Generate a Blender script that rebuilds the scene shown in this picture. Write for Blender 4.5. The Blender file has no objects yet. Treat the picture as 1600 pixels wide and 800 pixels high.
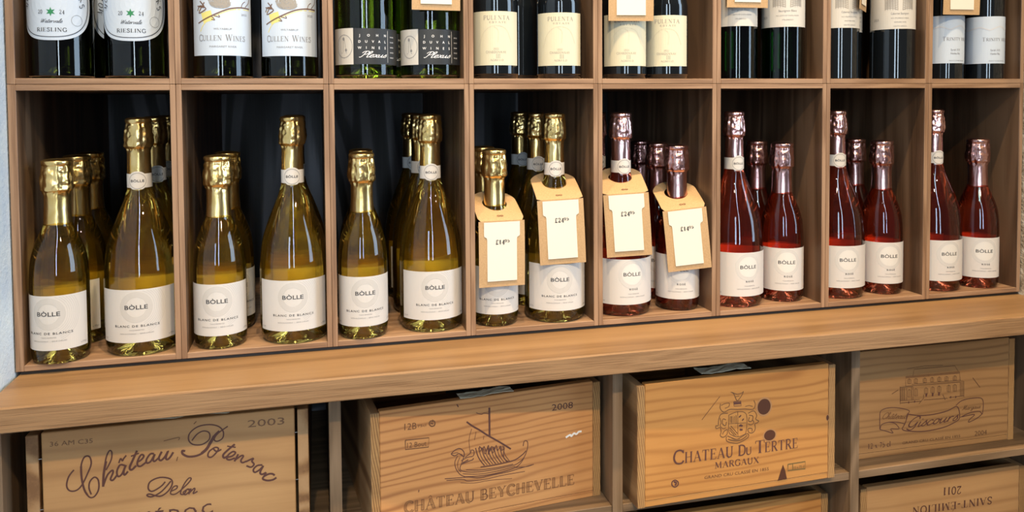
import bpy, bmesh, math, random
from mathutils import Vector, Matrix
random.seed(7)
sc = bpy.context.scene
U = 0.195            # metres per rack bay
Z0 = 1.26            # height of the rack's middle shelf above the floor
PI = math.pi

# ------------------------------------------------------------------ camera, world, lights, exposure
cd = bpy.data.cameras.new('camera'); cam = bpy.data.objects.new('camera', cd); sc.collection.objects.link(cam)
cd.sensor_width = 36.0; cd.lens = 27.559; cd.shift_y = -0.1210; cd.clip_start = 0.05; cd.clip_end = 60
RX = Vector((0.97000173, -0.24300188, -0.00683527)); UX = Vector((0.01599587, 0.03574455, 0.99923294)); FX = Vector((0.24257116, 0.96936702, -0.0385593))
m = Matrix((RX, UX, -FX)).transposed().to_4x4(); m.translation = Vector((1.9085*U, -5.6546*U, -0.0931*U + Z0)); cam.matrix_world = m
sc.camera = cam
sc.view_settings.view_transform = 'Standard'; sc.view_settings.look = 'None'; sc.view_settings.gamma = 1.0
sc.view_settings.use_curve_mapping = False
sc.view_settings.exposure = -0.24
w = bpy.data.worlds.new('room_light'); sc.world = w; w.use_nodes = True
w.node_tree.nodes['Background'].inputs[0].default_value = (0.80, 0.86, 1.0, 1); w.node_tree.nodes['Background'].inputs[1].default_value = 0.11
def area(name, loc, look, sx, sy, power, col):
    l = bpy.data.lights.new(name, 'AREA'); l.shape = 'RECTANGLE'; l.size = sx; l.size_y = sy; l.energy = power; l.color = col
    o = bpy.data.objects.new(name, l); sc.collection.objects.link(o); o.location = loc
    o.rotation_euler = (Vector(look) - Vector(loc)).to_track_quat('-Z', 'Y').to_euler(); return o
def spot(name, loc, look, power, col, ang=60, rad=0.03, blend=0.6):
    l = bpy.data.lights.new(name, 'SPOT'); l.energy = power; l.color = col; l.spot_size = math.radians(ang); l.spot_blend = blend; l.shadow_soft_size = rad
    o = bpy.data.objects.new(name, l); sc.collection.objects.link(o); o.location = loc
    o.rotation_euler = (Vector(look) - Vector(loc)).to_track_quat('-Z', 'Y').to_euler(); return o
# first two: daylight through the shop's front windows, far behind the photographer
area('daylight_area', (-0.85, -4.6, 1.75), (0.5, 0, 1.1), 0.45, 2.3, 52, (0.66, 0.83, 1.0))
area('daylight_area', (0.45, -4.9, 1.75), (0.5, 0, 1.1), 0.28, 2.3, 42, (0.72, 0.87, 1.0))
area('daylight_area', (3.0, -1.15, 1.75), (0.0, -0.25, 1.3), 1.1, 1.9, 58, (0.58, 0.78, 1.0))  # added unseen fill from the right, brightens the left wall with bluish light
area('ceiling_strip', (0.42, -3.0, 3.0), (0.42, -3.0, 0), 0.14, 3.6, 40, (0.80, 0.92, 1.0))
# warm ceiling spotlights: a row close above the counter and a row further out in the room
for sx, pw in ((0.0, 26), (0.50, 34), (1.0, 28), (1.52, 20)):
    spot('ceiling_spot', (sx, -0.76, Z0 + 2.1), (sx + 0.02, -0.10, Z0 - 0.35), pw * 4.1, (1.0, 0.73, 0.43), 56, 0.025)
for sx, pw in ((0.25, 34), (1.05, 35), (1.75, 22)):
    spot('ceiling_spot', (sx, -1.75, Z0 + 1.35), (sx + 0.02, -0.10, Z0 - 0.35), pw * 2.3, (1.0, 0.74, 0.44), 60, 0.035)
c = sc.cycles
c.max_bounces = 14; c.transmission_bounces = 12; c.transparent_max_bounces = 12; c.glossy_bounces = 5; c.diffuse_bounces = 4
c.caustics_refractive = True; c.caustics_reflective = False; c.blur_glossy = 0.6; c.sample_clamp_indirect = 6.0
c.use_denoising = True

# ------------------------------------------------------------------ materials
MATS = {}
def nmat(name):
    m = bpy.data.materials.new(name); m.use_nodes = True; MATS[name] = m
    nt = m.node_tree; return m, nt, nt.nodes['Principled BSDF']
def link(nt, a, b): nt.links.new(a, b)
def plain(name, col, rough=0.6, metal=0.0, **kw):
    m, nt, b = nmat(name); b.inputs['Base Color'].default_value = (*col, 1); b.inputs['Roughness'].default_value = rough; b.inputs['Metallic'].default_value = metal
    for k, v in kw.items(): b.inputs[k.replace('_', ' ')].default_value = v
    return m
def math_(nt, op, a, b=None, c_=None):
    n = nt.nodes.new('ShaderNodeMath'); n.operation = op
    for i, v in enumerate((a, b, c_)):
        if v is None: continue
        if isinstance(v, (int, float)): n.inputs[i].default_value = v
        else: nt.links.new(v, n.inputs[i])
    return n.outputs[0]
def noise(nt, vec, scale, detail=4, dist=0.0, rough=0.55):
    n = nt.nodes.new('ShaderNodeTexNoise'); n.inputs['Scale'].default_value = scale; n.inputs['Detail'].default_value = detail
    n.inputs['Distortion'].default_value = dist; n.inputs['Roughness'].default_value = rough
    if vec is not None: nt.links.new(vec, n.inputs['Vector'])
    return n.outputs['Fac']
def ramp(nt, fac, stops):
    r = nt.nodes.new('ShaderNodeValToRGB'); e = r.color_ramp.elements
    while len(e) < len(stops): e.new(0.5)
    for i, (p, c_) in enumerate(stops): e[i].position = p; e[i].color = (*c_, 1)
    nt.links.new(fac, r.inputs[0]); return r.outputs[0]
def mixc(nt, f, a, b, mode='MIX'):
    n = nt.nodes.new('ShaderNodeMix'); n.data_type = 'RGBA'; n.blend_type = mode
    for i, v in ((0, f), (6, a), (7, b)):
        if isinstance(v, (int, float)): n.inputs[i].default_value = v
        elif isinstance(v, tuple): n.inputs[i].default_value = (*v, 1)
        else: nt.links.new(v, n.inputs[i])
    return n.outputs[2]
def bump(nt, b, h, strength, dist=0.001):
    n = nt.nodes.new('ShaderNodeBump'); n.inputs['Strength'].default_value = strength; n.inputs['Distance'].default_value = dist
    nt.links.new(h, n.inputs['Height']); nt.links.new(n.outputs[0], b.inputs['Normal'])
def coords(nt, scale, rnd=True):
    t = nt.nodes.new('ShaderNodeTexCoord'); v = t.outputs['Object']
    if rnd:
        oi = nt.nodes.new('ShaderNodeObjectInfo'); k = nt.nodes.new('ShaderNodeVectorMath'); k.operation = 'SCALE'; k.inputs[0].default_value = (7.1, 5.3, 9.7)
        nt.links.new(oi.outputs['Random'], k.inputs['Scale'])
        a = nt.nodes.new('ShaderNodeVectorMath'); a.operation = 'ADD'; nt.links.new(v, a.inputs[0]); nt.links.new(k.outputs[0], a.inputs[1]); v = a.outputs[0]
    mp = nt.nodes.new('ShaderNodeMapping'); mp.inputs['Scale'].default_value = scale; nt.links.new(v, mp.inputs[0]); return mp.outputs[0]
def wood(name, axis, dark, mid, light, rough=0.5, figure=9.0, fig_w=0.5, fibre=1.0, rings=14.0, bmp=0.35, spec=0.4):
    m, nt, b = nmat(name)
    s = [1, 1, 1]; s['XYZ'.index(axis)] = 0.09
    v = coords(nt, tuple(s))
    n1 = noise(nt, v, figure, 2, 0.35, 0.45)
    ring = math_(nt, 'SINE', math_(nt, 'MULTIPLY', n1, rings * 6.28)); ring = math_(nt, 'MULTIPLY_ADD', ring, 0.5, 0.5)
    ring = math_(nt, 'POWER', ring, 1.6)
    s2 = [1, 1, 1]; s2['XYZ'.index(axis)] = 0.025
    v2 = coords(nt, tuple(s2)); f = noise(nt, v2, 420, 3, 0.1, 0.7); g = noise(nt, v2, 60, 3, 0.2, 0.6)
    h = math_(nt, 'ADD', math_(nt, 'MULTIPLY', ring, fig_w * 0.55), math_(nt, 'ADD', math_(nt, 'MULTIPLY', f, 0.5 * fibre), math_(nt, 'MULTIPLY', g, 0.45)))
    col = ramp(nt, h, [(0.32, dark), (0.56, mid), (0.85, light)])
    link(nt, col, b.inputs['Base Color']); b.inputs['Roughness'].default_value = rough; b.inputs['Specular IOR Level'].default_value = spec
    bump(nt, b, h, bmp, 0.0006); return m
OAK = dict(dark=(0.115, 0.060, 0.032), mid=(0.235, 0.135, 0.075), light=(0.36, 0.222, 0.132))
for a in 'XYZ': wood('oak_' + a, a, **OAK, rough=0.5, fibre=1.5)
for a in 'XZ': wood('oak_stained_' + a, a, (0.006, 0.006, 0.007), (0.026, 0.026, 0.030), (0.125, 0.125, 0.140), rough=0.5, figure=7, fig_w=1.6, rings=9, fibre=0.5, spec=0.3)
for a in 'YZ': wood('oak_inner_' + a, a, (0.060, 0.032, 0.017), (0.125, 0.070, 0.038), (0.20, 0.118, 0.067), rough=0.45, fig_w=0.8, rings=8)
wood('counter_oak', 'X', (0.21, 0.115, 0.048), (0.315, 0.182, 0.080), (0.38, 0.23, 0.105), rough=0.45, figure=7, fig_w=0.35, rings=5, fibre=0.7, bmp=0.2)
wood('counter_edge_oak', 'X', (0.055, 0.026, 0.011), (0.215, 0.115, 0.050), (0.31, 0.178, 0.083), rough=0.65, figure=30, fig_w=0.35, rings=6, fibre=2.0, bmp=1.0)
for a in 'XYZ': wood('cabinet_oak_' + a, a, (0.11, 0.068, 0.036), (0.185, 0.118, 0.064), (0.26, 0.17, 0.098), rough=0.6)
def pine(name, light, mid, dark, K=75.0, warp=3.0, line=0.8, tilt=0.0, kx=0.0, fine=0.3):
    """softwood: thin dark growth lines running nearly parallel along the board"""
    m, nt, b = nmat(name); v = coords(nt, (1, 1, 1)); sp = nt.nodes.new('ShaderNodeSeparateXYZ'); link(nt, v, sp.inputs[0])
    mp = nt.nodes.new('ShaderNodeMapping'); mp.inputs['Scale'].default_value = (0.16, 1, 0.9) if not kx else (1, 1, 0.35); link(nt, v, mp.inputs[0])
    w1 = noise(nt, mp.outputs[0], 9.0 if not kx else 30.0, 3, 0.2, 0.5)
    pos = math_(nt, 'ADD', math_(nt, 'MULTIPLY', sp.outputs['Z'], K), math_(nt, 'MULTIPLY', w1, warp))
    pos = math_(nt, 'ADD', pos, math_(nt, 'MULTIPLY', sp.outputs['X'], kx + tilt))
    ring = math_(nt, 'MULTIPLY_ADD', math_(nt, 'SINE', math_(nt, 'MULTIPLY', pos, 6.283)), 0.5, 0.5); ring = math_(nt, 'POWER', ring, 4.0)
    mp2 = nt.nodes.new('ShaderNodeMapping'); mp2.inputs['Scale'].default_value = (0.03, 1, 1); link(nt, v, mp2.inputs[0]); f = noise(nt, mp2.outputs[0], 300, 3, 0.1, 0.7)
    mp3 = nt.nodes.new('ShaderNodeMapping'); mp3.inputs['Scale'].default_value = (0.3, 1, 1); link(nt, v, mp3.inputs[0]); g = noise(nt, mp3.outputs[0], 14, 3, 0.4, 0.55)
    fade = noise(nt, mp3.outputs[0], 5, 2, 0.2)
    base = ramp(nt, math_(nt, 'ADD', math_(nt, 'MULTIPLY', g, 0.75), math_(nt, 'MULTIPLY', f, fine)), [(0.35, mid), (0.75, light)])
    col = mixc(nt, math_(nt, 'MULTIPLY', math_(nt, 'MULTIPLY', ring, line), math_(nt, 'MULTIPLY_ADD', fade, 1.5, -0.1)), base, dark)
    link(nt, col, b.inputs['Base Color']); b.inputs['Roughness'].default_value = 0.55; b.inputs['Specular IOR Level'].default_value = 0.35
    bump(nt, b, math_(nt, 'ADD', f, math_(nt, 'MULTIPLY', ring, 0.5)), 0.2, 0.0005); return m
pine('pine_pale', (0.56, 0.315, 0.130), (0.45, 0.24, 0.095), (0.26, 0.12, 0.045), 30, 3.5, 0.6)
pine('pine_red', (0.62, 0.31, 0.115), (0.50, 0.225, 0.075), (0.22, 0.075, 0.025), 88, 7.0, 0.95, -3.0)
pine('pine_orange', (0.56, 0.27, 0.078), (0.46, 0.205, 0.054), (0.24, 0.085, 0.020), 62, 6.5, 0.8)
pine('pine_brown', (0.42, 0.23, 0.092), (0.33, 0.17, 0.064), (0.17, 0.08, 0.030), 75, 5.0, 0.85)
pine('pine_end', (0.46, 0.26, 0.10), (0.36, 0.19, 0.07), (0.09, 0.035, 0.012), 45, 2.5, 1.0, 0, 330, 0.4)
wood('pine_side', 'Y', (0.22, 0.11, 0.045), (0.38, 0.21, 0.09), (0.48, 0.29, 0.14), rough=0.6, figure=8, fig_w=0.9, rings=6, fibre=0.4, bmp=0.2)
plain('plinth_black', (0.012, 0.012, 0.013), 0.5)
plain('knot_brown', (0.085, 0.030, 0.014), 0.5)
plain('knot_halo', (0.40, 0.20, 0.08), 0.55)
for k, c_ in dict(d=(0.105, 0.038, 0.026), g=(0.13, 0.058, 0.024), m=(0.15, 0.062, 0.024), k=(0.15, 0.10, 0.03), f=(0.22, 0.11, 0.05), f2=(0.20, 0.095, 0.045), w=(0.8, 0.78, 0.72)).items(): plain('brand_' + k, c_, 0.7)
plain('nail_steel', (0.6, 0.6, 0.6), 0.35, 1.0)
plain('print_black', (0.03, 0.03, 0.035), 0.6); plain('print_grey', (0.22, 0.22, 0.23), 0.6); plain('print_ring', (0.56, 0.54, 0.51), 0.5, 0.0)
plain('print_faint', (0.60, 0.585, 0.56), 0.5); plain('print_disc', (0.70, 0.68, 0.64), 0.5)
plain('print_green', (0.02, 0.22, 0.08), 0.5); plain('print_yellow', (0.72, 0.66, 0.22), 0.6); plain('print_taupe', (0.33, 0.30, 0.26), 0.6); plain('print_white', (0.85, 0.85, 0.85), 0.6)
plain('print_blue', (0.45, 0.58, 0.78), 0.6); plain('print_brown', (0.16, 0.09, 0.06), 0.6); plain('print_mist', (0.58, 0.61, 0.66), 0.6); plain('print_sand', (0.62, 0.56, 0.42), 0.6)
def paper(name, col, rough=0.55, tl=0.0):
    m, nt, b = nmat(name); v = coords(nt, (1, 1, 1), False); n = noise(nt, v, 900, 2)
    b.inputs['Base Color'].default_value = (*col, 1); b.inputs['Roughness'].default_value = rough; bump(nt, b, n, 0.12, 0.0003)
    if tl:                                                        # thin paper lets some light through
        t = nt.nodes.new('ShaderNodeBsdfTranslucent'); t.inputs['Color'].default_value = (*col, 1); x = nt.nodes.new('ShaderNodeMixShader'); x.inputs[0].default_value = tl
        link(nt, b.outputs[0], x.inputs[1]); link(nt, t.outputs[0], x.inputs[2]); link(nt, x.outputs[0], nt.nodes['Material Output'].inputs['Surface'])
    return m
paper('label_white', (0.78, 0.755, 0.72), 0.55, 0.2); paper('label_cream', (0.68, 0.64, 0.47)); paper('label_cool', (0.55, 0.635, 0.74)); paper('label_ivory', (0.62, 0.60, 0.55)); paper('label_charcoal', (0.022, 0.025, 0.028)); paper('card_white', (0.80, 0.745, 0.63))
m, nt, b = nmat('kraft'); v = coords(nt, (1, 1, 1)); n = noise(nt, v, 500, 4, 0.3); link(nt, ramp(nt, n, [(0.3, (0.45, 0.285, 0.135)), (0.7, (0.55, 0.36, 0.185))]), b.inputs['Base Color']); b.inputs['Roughness'].default_value = 0.75; bump(nt, b, n, 0.2, 0.0002)
def foil(name, c1, c2, rough):
    m, nt, b = nmat(name); v = coords(nt, (1, 1, 0.5)); n = noise(nt, v, 70, 2, 0.8)
    link(nt, ramp(nt, n, [(0.3, c1), (0.7, c2)]), b.inputs['Base Color']); b.inputs['Metallic'].default_value = 1.0; b.inputs['Roughness'].default_value = rough
    bump(nt, b, n, 0.25, 0.0012); return m
foil('foil_gold', (0.80, 0.53, 0.17), (0.98, 0.74, 0.34), 0.27); foil('foil_rose', (0.66, 0.34, 0.32), (0.88, 0.58, 0.55), 0.26)
plain('capsule_dark', (0.02, 0.02, 0.025), 0.3, 0.3)
def glass(name, tint, through=0.3, ior=1.36, glow=None, gf=0.0):
    """bottle full of wine: clear coat reflection over a refracting, tinted inside; part of the light passes straight on"""
    m, nt, b = nmat(name); nt.nodes.remove(b); out = nt.nodes['Material Output']
    r = nt.nodes.new('ShaderNodeBsdfRefraction'); r.inputs['Color'].default_value = (*tint, 1); r.inputs['IOR'].default_value = ior; r.inputs['Roughness'].default_value = 0.0
    t = nt.nodes.new('ShaderNodeBsdfTransparent'); t.inputs['Color'].default_value = (*tint, 1)
    mx = nt.nodes.new('ShaderNodeMixShader'); mx.inputs[0].default_value = through; link(nt, r.outputs[0], mx.inputs[1]); link(nt, t.outputs[0], mx.inputs[2])
    if glow:  # diffuse colour imitates light glowing inside the wine
        d = nt.nodes.new('ShaderNodeBsdfDiffuse'); d.inputs['Color'].default_value = (*glow, 1); m3 = nt.nodes.new('ShaderNodeMixShader'); m3.inputs[0].default_value = gf; link(nt, mx.outputs[0], m3.inputs[1]); link(nt, d.outputs[0], m3.inputs[2]); mx = m3
    g = nt.nodes.new('ShaderNodeBsdfGlossy'); g.inputs['Color'].default_value = (1, 1, 1, 1); g.inputs['Roughness'].default_value = 0.02
    fr = nt.nodes.new('ShaderNodeFresnel'); fr.inputs['IOR'].default_value = 1.55
    m2 = nt.nodes.new('ShaderNodeMixShader'); link(nt, fr.outputs[0], m2.inputs[0]); link(nt, mx.outputs[0], m2.inputs[1]); link(nt, g.outputs[0], m2.inputs[2])
    link(nt, m2.outputs[0], out.inputs['Surface']); return m
glass('glass_gold', (0.985, 0.855, 0.39), 0.40, 1.36, (1.0, 0.60, 0.05), 0.014)
glass('glass_rose', (0.97, 0.43, 0.28), 0.40, 1.36, (0.9, 0.10, 0.03), 0.02)
glass('glass_green', (0.55, 0.66, 0.12), 0.25)
glass('glass_olive', (0.22, 0.24, 0.07), 0.15)
glass('glass_emerald', (0.06, 0.24, 0.05), 0.15)
plain('glass_black', (0.006, 0.008, 0.010), 0.06, 0.0, Coat_Weight=0.5)
m, nt, b = nmat('plaster_blue'); v = coords(nt, (1, 1, 1), False); n = noise(nt, v, 30, 5, 0.3); link(nt, ramp(nt, n, [(0.3, (0.66, 0.82, 0.98)), (0.7, (0.78, 0.92, 1.0))]), b.inputs['Base Color']); b.inputs['Roughness'].default_value = 0.85; bump(nt, b, noise(nt, v, 220, 5), 0.5, 0.002)
m, nt, b = nmat('plaster_stone'); v = coords(nt, (1, 1, 1), False); n = noise(nt, v, 55, 6, 0.6); link(nt, ramp(nt, n, [(0.35, (0.30, 0.24, 0.16)), (0.5, (0.55, 0.47, 0.34)), (0.65, (0.74, 0.68, 0.55))]), b.inputs['Base Color']); b.inputs['Roughness'].default_value = 0.9; bump(nt, b, noise(nt, v, 160, 6), 0.9, 0.006)
m, nt, b = nmat('floor_oak'); v = coords(nt, (0.1, 1, 1), False); n = noise(nt, v, 30, 5, 0.3); link(nt, ramp(nt, n, [(0.3, (0.16, 0.09, 0.05)), (0.7, (0.28, 0.17, 0.10))]), b.inputs['Base Color']); b.inputs['Roughness'].default_value = 0.5
plain('wall_paint', (0.62, 0.60, 0.56), 0.9)

# ------------------------------------------------------------------ helpers
COL = sc.collection
def finish(name, me, mat, parent=None, smooth=False, loc=None):
    for m_ in (mat if isinstance(mat, (list, tuple)) else [mat]): me.materials.append(MATS[m_])
    if smooth:
        for p in me.polygons: p.use_smooth = True
    o = bpy.data.objects.new(name, me); COL.objects.link(o)
    if parent is not None: o.parent = parent
    if loc is not None: o.location = loc
    return o
def tag(o, label=None, cat=None, group=None, kind=None):
    for k, v in (('label', label), ('category', cat), ('group', group), ('kind', kind)):
        if v: o[k] = v
    return o
def thing(name, label, cat, loc=(0, 0, 0), rz=0.0, group=None):
    o = bpy.data.objects.new(name, None); o.empty_display_size = 0.02; COL.objects.link(o); o.location = loc; o.rotation_euler = (0, 0, rz)
    return tag(o, label, cat, group)
def P3(x, y, z): return (x * U, y * U, z * U + Z0)
def box(name, lo, hi, mat, parent=None, bev=0.0008, jitter=0.0):
    bm = bmesh.new(); vs = [bm.verts.new((x, y, z)) for x in (lo[0], hi[0]) for y in (lo[1], hi[1]) for z in (lo[2], hi[2])]
    for f in ((0, 1, 3, 2), (4, 6, 7, 5), (0, 4, 5, 1), (2, 3, 7, 6), (0, 2, 6, 4), (1, 5, 7, 3)): bm.faces.new([vs[i] for i in f])
    bmesh.ops.recalc_face_normals(bm, faces=bm.faces)
    if bev: bmesh.ops.bevel(bm, geom=list(bm.edges), offset=bev, segments=1, affect='EDGES')
    me = bpy.data.meshes.new(name); bm.to_mesh(me); bm.free(); return finish(name, me, mat, parent)
def lathe(name, prof, mat, parent=None, n=64, rfun=None, cap=True):
    """prof: (radius, z) from the bottom up"""
    V, F = [], []
    for r, z in prof:
        for k in range(n):
            a = 2 * PI * k / n; rr = rfun(r, z, a) if rfun else r
            V.append((rr * math.sin(a), -rr * math.cos(a), z))
    for i in range(len(prof) - 1):
        for k in range(n): F.append((i * n + k, i * n + (k + 1) % n, (i + 1) * n + (k + 1) % n, (i + 1) * n + k))
    if cap: F.append(tuple(range(n - 1, -1, -1))); F.append(tuple((len(prof) - 1) * n + k for k in range(n)))
    me = bpy.data.meshes.new(name); me.from_pydata(V, [], F); return finish(name, me, mat, parent, True)
def smooth_prof(pts, k=5):
    """Catmull-Rom through (r, z) points"""
    out = []
    for i in range(len(pts) - 1):
        p0, p1, p2, p3 = pts[max(i - 1, 0)], pts[i], pts[i + 1], pts[min(i + 2, len(pts) - 1)]
        for j in range(k):
            t = j / k; out.append(tuple(0.5 * ((2 * p1[d]) + (-p0[d] + p2[d]) * t + (2 * p0[d] - 5 * p1[d] + 4 * p2[d] - p3[d]) * t * t + (-p0[d] + 3 * p1[d] - 3 * p2[d] + p3[d]) * t ** 3) for d in (0, 1)))
    out.append(pts[-1]); return out
# ---- flat shapes: a shape is (verts2d, faces); wrapped on a plane or a bottle later
def strip(pts, w, k=4, curve=True):
    if curve and len(pts) > 2: pts = smooth_prof(pts, k)
    V, F = [], []; n = len(pts)
    for i, (x, y) in enumerate(pts):
        a = pts[max(i - 1, 0)]; b = pts[min(i + 1, n - 1)]; dx, dy = b[0] - a[0], b[1] - a[1]; l = math.hypot(dx, dy) or 1; nx, ny = -dy / l * w / 2, dx / l * w / 2
        V += [(x + nx, y + ny), (x - nx, y - ny)]
        if i: F.append((2 * i - 2, 2 * i - 1, 2 * i + 1, 2 * i))
    return V, F
def join(shapes):
    V, F = [], []
    for v, f in shapes:
        o = len(V); V += v; F += [tuple(i + o for i in g) for g in f]
    return V, F
def xf(s, sx=1, sy=1, dx=0, dy=0, shear=0, rot=0):
    c_, n_ = math.cos(rot), math.sin(rot); out = []
    for x, y in s[0]:
        x, y = (x + shear * y) * sx, y * sy; out.append((x * c_ - y * n_ + dx, x * n_ + y * c_ + dy))
    return out, s[1]
def ring(r0, r1, a0=0, a1=2 * PI, n=64, cx=0, cy=0, ey=1.0):
    V, F = [], []; m_ = max(1, min(8, int((r1 - r0) / 0.0022))) if r1 < .1 else 1; w_ = m_ + 1
    for i in range(n + 1):
        a = a0 + (a1 - a0) * i / n
        for j in range(w_): r = r0 + (r1 - r0) * j / m_; V.append((cx + r * math.cos(a), cy + r * ey * math.sin(a)))
        if i: F += [(w_ * (i - 1) + j, w_ * (i - 1) + j + 1, w_ * i + j + 1, w_ * i + j) for j in range(m_)]
    return V, F
def disc(r, n=48, cx=0, cy=0, ey=1.0): return ring(0.0, r, n=n, cx=cx, cy=cy, ey=ey)
def rect(x0, y0, x1, y1, nx=1, ny=1):
    V = [(x0 + (x1 - x0) * i / nx, y0 + (y1 - y0) * j / ny) for j in range(ny + 1) for i in range(nx + 1)]
    return V, [(j * (nx + 1) + i, j * (nx + 1) + i + 1, (j + 1) * (nx + 1) + i + 1, (j + 1) * (nx + 1) + i) for j in range(ny) for i in range(nx)]
def sheet(name, shape, mat, parent, f):
    """f maps (x, y) of the flat shape to a 3-D point"""
    V = [f(x, y) for x, y in shape[0]]
    if mat.startswith(('print', 'brand')) and name != 'ring_print' and len(V) > 12:          # crossing strokes lie microns apart, never in one plane
        e = min(2.5e-7, 0.00012 / len(V)); V = [(p[0], p[1] - e * i, p[2]) for i, p in enumerate(V)]
    me = bpy.data.meshes.new(name); me.from_pydata(V, [], shape[1]); return finish(name, me, mat, parent)
# ---- lettering
_sans = {}
def sans(t, cap, width=None, bold=False, space=1.0):
    key = (t, bold, space)
    if key not in _sans:
        cu = bpy.data.curves.new('lettering', 'FONT'); cu.body = t; cu.align_x = 'CENTER'; cu.resolution_u = 2; cu.space_character = space
        if bold: cu.offset = 0.012
        o = bpy.data.objects.new('lettering', cu); me = bpy.data.meshes.new_from_object(o)
        V = [(v.co.x, v.co.y) for v in me.vertices]; F = [tuple(p.vertices) for p in me.polygons]
        bpy.data.objects.remove(o); bpy.data.curves.remove(cu); bpy.data.meshes.remove(me); _sans[key] = (V, F)
    V, F = _sans[key]; s = cap / 0.73; xs = [v[0] for v in V]; sx = s if width is None else width / (max(xs) - min(xs)); mx = (max(xs) + min(xs)) / 2
    return [((x - mx) * sx, y * s) for x, y in V], F
SERIF = {
'A': (.78, 't.08,0 .38,1|T.38,1 .70,0|t.2,.36 .58,.36|s.08,0|s.70,0'), 'B': (.66, 'T.15,0 .15,1|cm.15,1 .4,1 .52,.88 .5,.64 .4,.54 .15,.53|cm.15,.53 .45,.52 .6,.36 .58,.14 .42,0 .15,0|s.13,0|s.13,1'),
'C': (.72, 'cM.66,.80 .56,.95 .38,1 .17,.9 .07,.6 .08,.32 .2,.08 .4,0 .58,.04 .68,.2|t.67,1 .67,.74'), 'D': (.76, 'T.15,0 .15,1|cM.15,1 .4,1 .62,.86 .69,.5 .62,.14 .4,0 .15,0|s.13,0|s.13,1'),
'E': (.66, 'T.15,0 .15,1|t.15,1 .58,1|t.58,1 .58,.8|t.15,.52 .46,.52|t.46,.62 .46,.42|t.15,.0 .6,.0|t.6,0 .63,.22|s.13,0|s.13,1'),
'G': (.76, 'cM.66,.80 .56,.95 .38,1 .17,.9 .07,.6 .08,.32 .2,.08 .4,0 .55,.02 .66,.1|T.66,.42 .66,.05|s.64,.42|t.67,1 .67,.74'),
'H': (.82, 'T.15,0 .15,1|T.67,0 .67,1|t.15,.52 .67,.52|s.15,0|s.15,1|s.67,0|s.67,1'), 'I': (.34, 'T.17,0 .17,1|s.17,0|s.17,1'),
'J': (.4, 'T.25,1 .25,.15 .1,-.08|s.25,1'), 'L': (.62, 'T.15,0 .15,1|t.15,0 .56,0|t.56,0 .6,.24|s.15,1|s.13,0'), 'K': (.72, 'T.15,0 .15,1|t.6,1 .2,.45|T.28,.55 .65,0|s.15,0|s.15,1|s.62,1|s.65,0'),
'M': (1.0, 't.13,0 .17,1|T.17,1 .48,.08|t.48,.08 .8,1|T.8,1 .84,0|s.13,0|s.84,0|s.15,1|s.82,1'), 'N': (.84, 't.14,0 .14,1|T.14,1 .68,0|t.68,0 .68,1|s.14,0|s.12,1|s.68,1'),
'O': (.78, 'cM.39,1 .18,.9 .07,.5 .18,.1 .39,0 .6,.1 .71,.5 .6,.9 .39,1'), 'P': (.64, 'T.15,0 .15,1|cm.15,1 .42,1 .57,.85 .55,.6 .4,.46 .15,.46|s.15,0|s.13,1'),
'R': (.74, 'T.15,0 .15,1|cm.15,1 .42,1 .57,.85 .55,.62 .4,.5 .15,.5|T.36,.5 .66,0|s.15,0|s.13,1|s.68,0'), 'S': (.6, 'cM.51,.82 .42,.96 .28,1 .12,.88 .13,.68 .3,.54 .47,.4 .51,.2 .4,.02 .25,0 .12,.06 .08,.2|t.52,1 .52,.78|t.07,0 .07,.24'),
'T': (.74, 'T.37,0 .37,1|t.05,1 .69,1|t.05,1 .05,.8|t.69,1 .69,.8|s.37,0'), 'U': (.8, 'cT.15,1 .15,.5 .17,.2 .28,.03 .4,0|cm.4,0 .56,.05 .66,.25 .66,.6 .66,1|s.15,1|s.66,1'),
'V': (.76, 'T.08,1 .39,0|t.39,0 .68,1|s.08,1|s.68,1'), 'W': (1.06, 'T.08,1 .32,0|t.32,0 .52,1|T.52,1 .76,0|t.76,0 .98,1|s.08,1|s.98,1|s.52,1'), 'X': (.76, 'T.1,1 .66,0|t.1,0 .64,1|s.1,1|s.66,0|s.1,0|s.64,1'), 'Y': (.74, 'T.08,1 .37,.48|t.37,.48 .66,1|T.37,.5 .37,0|s.37,0|s.08,1|s.66,1'),
'0': (.56, 'cM.28,1 .13,.88 .06,.5 .13,.12 .28,0 .43,.12 .5,.5 .43,.88 .28,1'), '1': (.44, 'T.22,0 .22,1|t.22,1 .06,.84|s.22,0'), '2': (.58, 'cm.08,.76 .16,.95 .3,1 .46,.9 .48,.7 .34,.42 .07,.04|T.06,.04 .52,.04|t.52,0 .54,.2'),
'4': (.6, 'T.42,-.1 .42,.95|t.42,.95 .05,.25|m.05,.25 .58,.25|s.42,-.1'), '5': (.56, 't.48,1 .14,1|t.14,1 .1,.56|cM.1,.56 .3,.62 .48,.48 .5,.25 .36,.03 .2,0 .07,.08'), '7': (.54, 'T.06,.97 .5,.97|m.5,.97 .22,0'),
'9': (.56, 'cm.47,.65 .42,.45 .28,.38 .1,.5 .08,.8 .2,.98 .38,.96 .48,.75 .46,.4 .34,.1 .14,-.05'), '£': (.66, 'cm.56,.78 .48,.97 .34,1 .22,.85 .24,.5 .22,.2 .08,.02|T.08,.03 .56,.03|t.1,.48 .44,.48'),
'x': (.5, 'T.06,.62 .42,0|t.06,0 .4,.62'), 'c': (.46, 'cM.4,.5 .3,.62 .14,.55 .06,.3 .14,.06 .28,0 .42,.1'), 'l': (.28, 'T.14,0 .14,1.05|s.14,0'), '-': (.42, 'T.06,.38 .36,.38'), ' ': (.3, ''), '.': (.3, 'T.12,0 .12,.12')}
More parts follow.
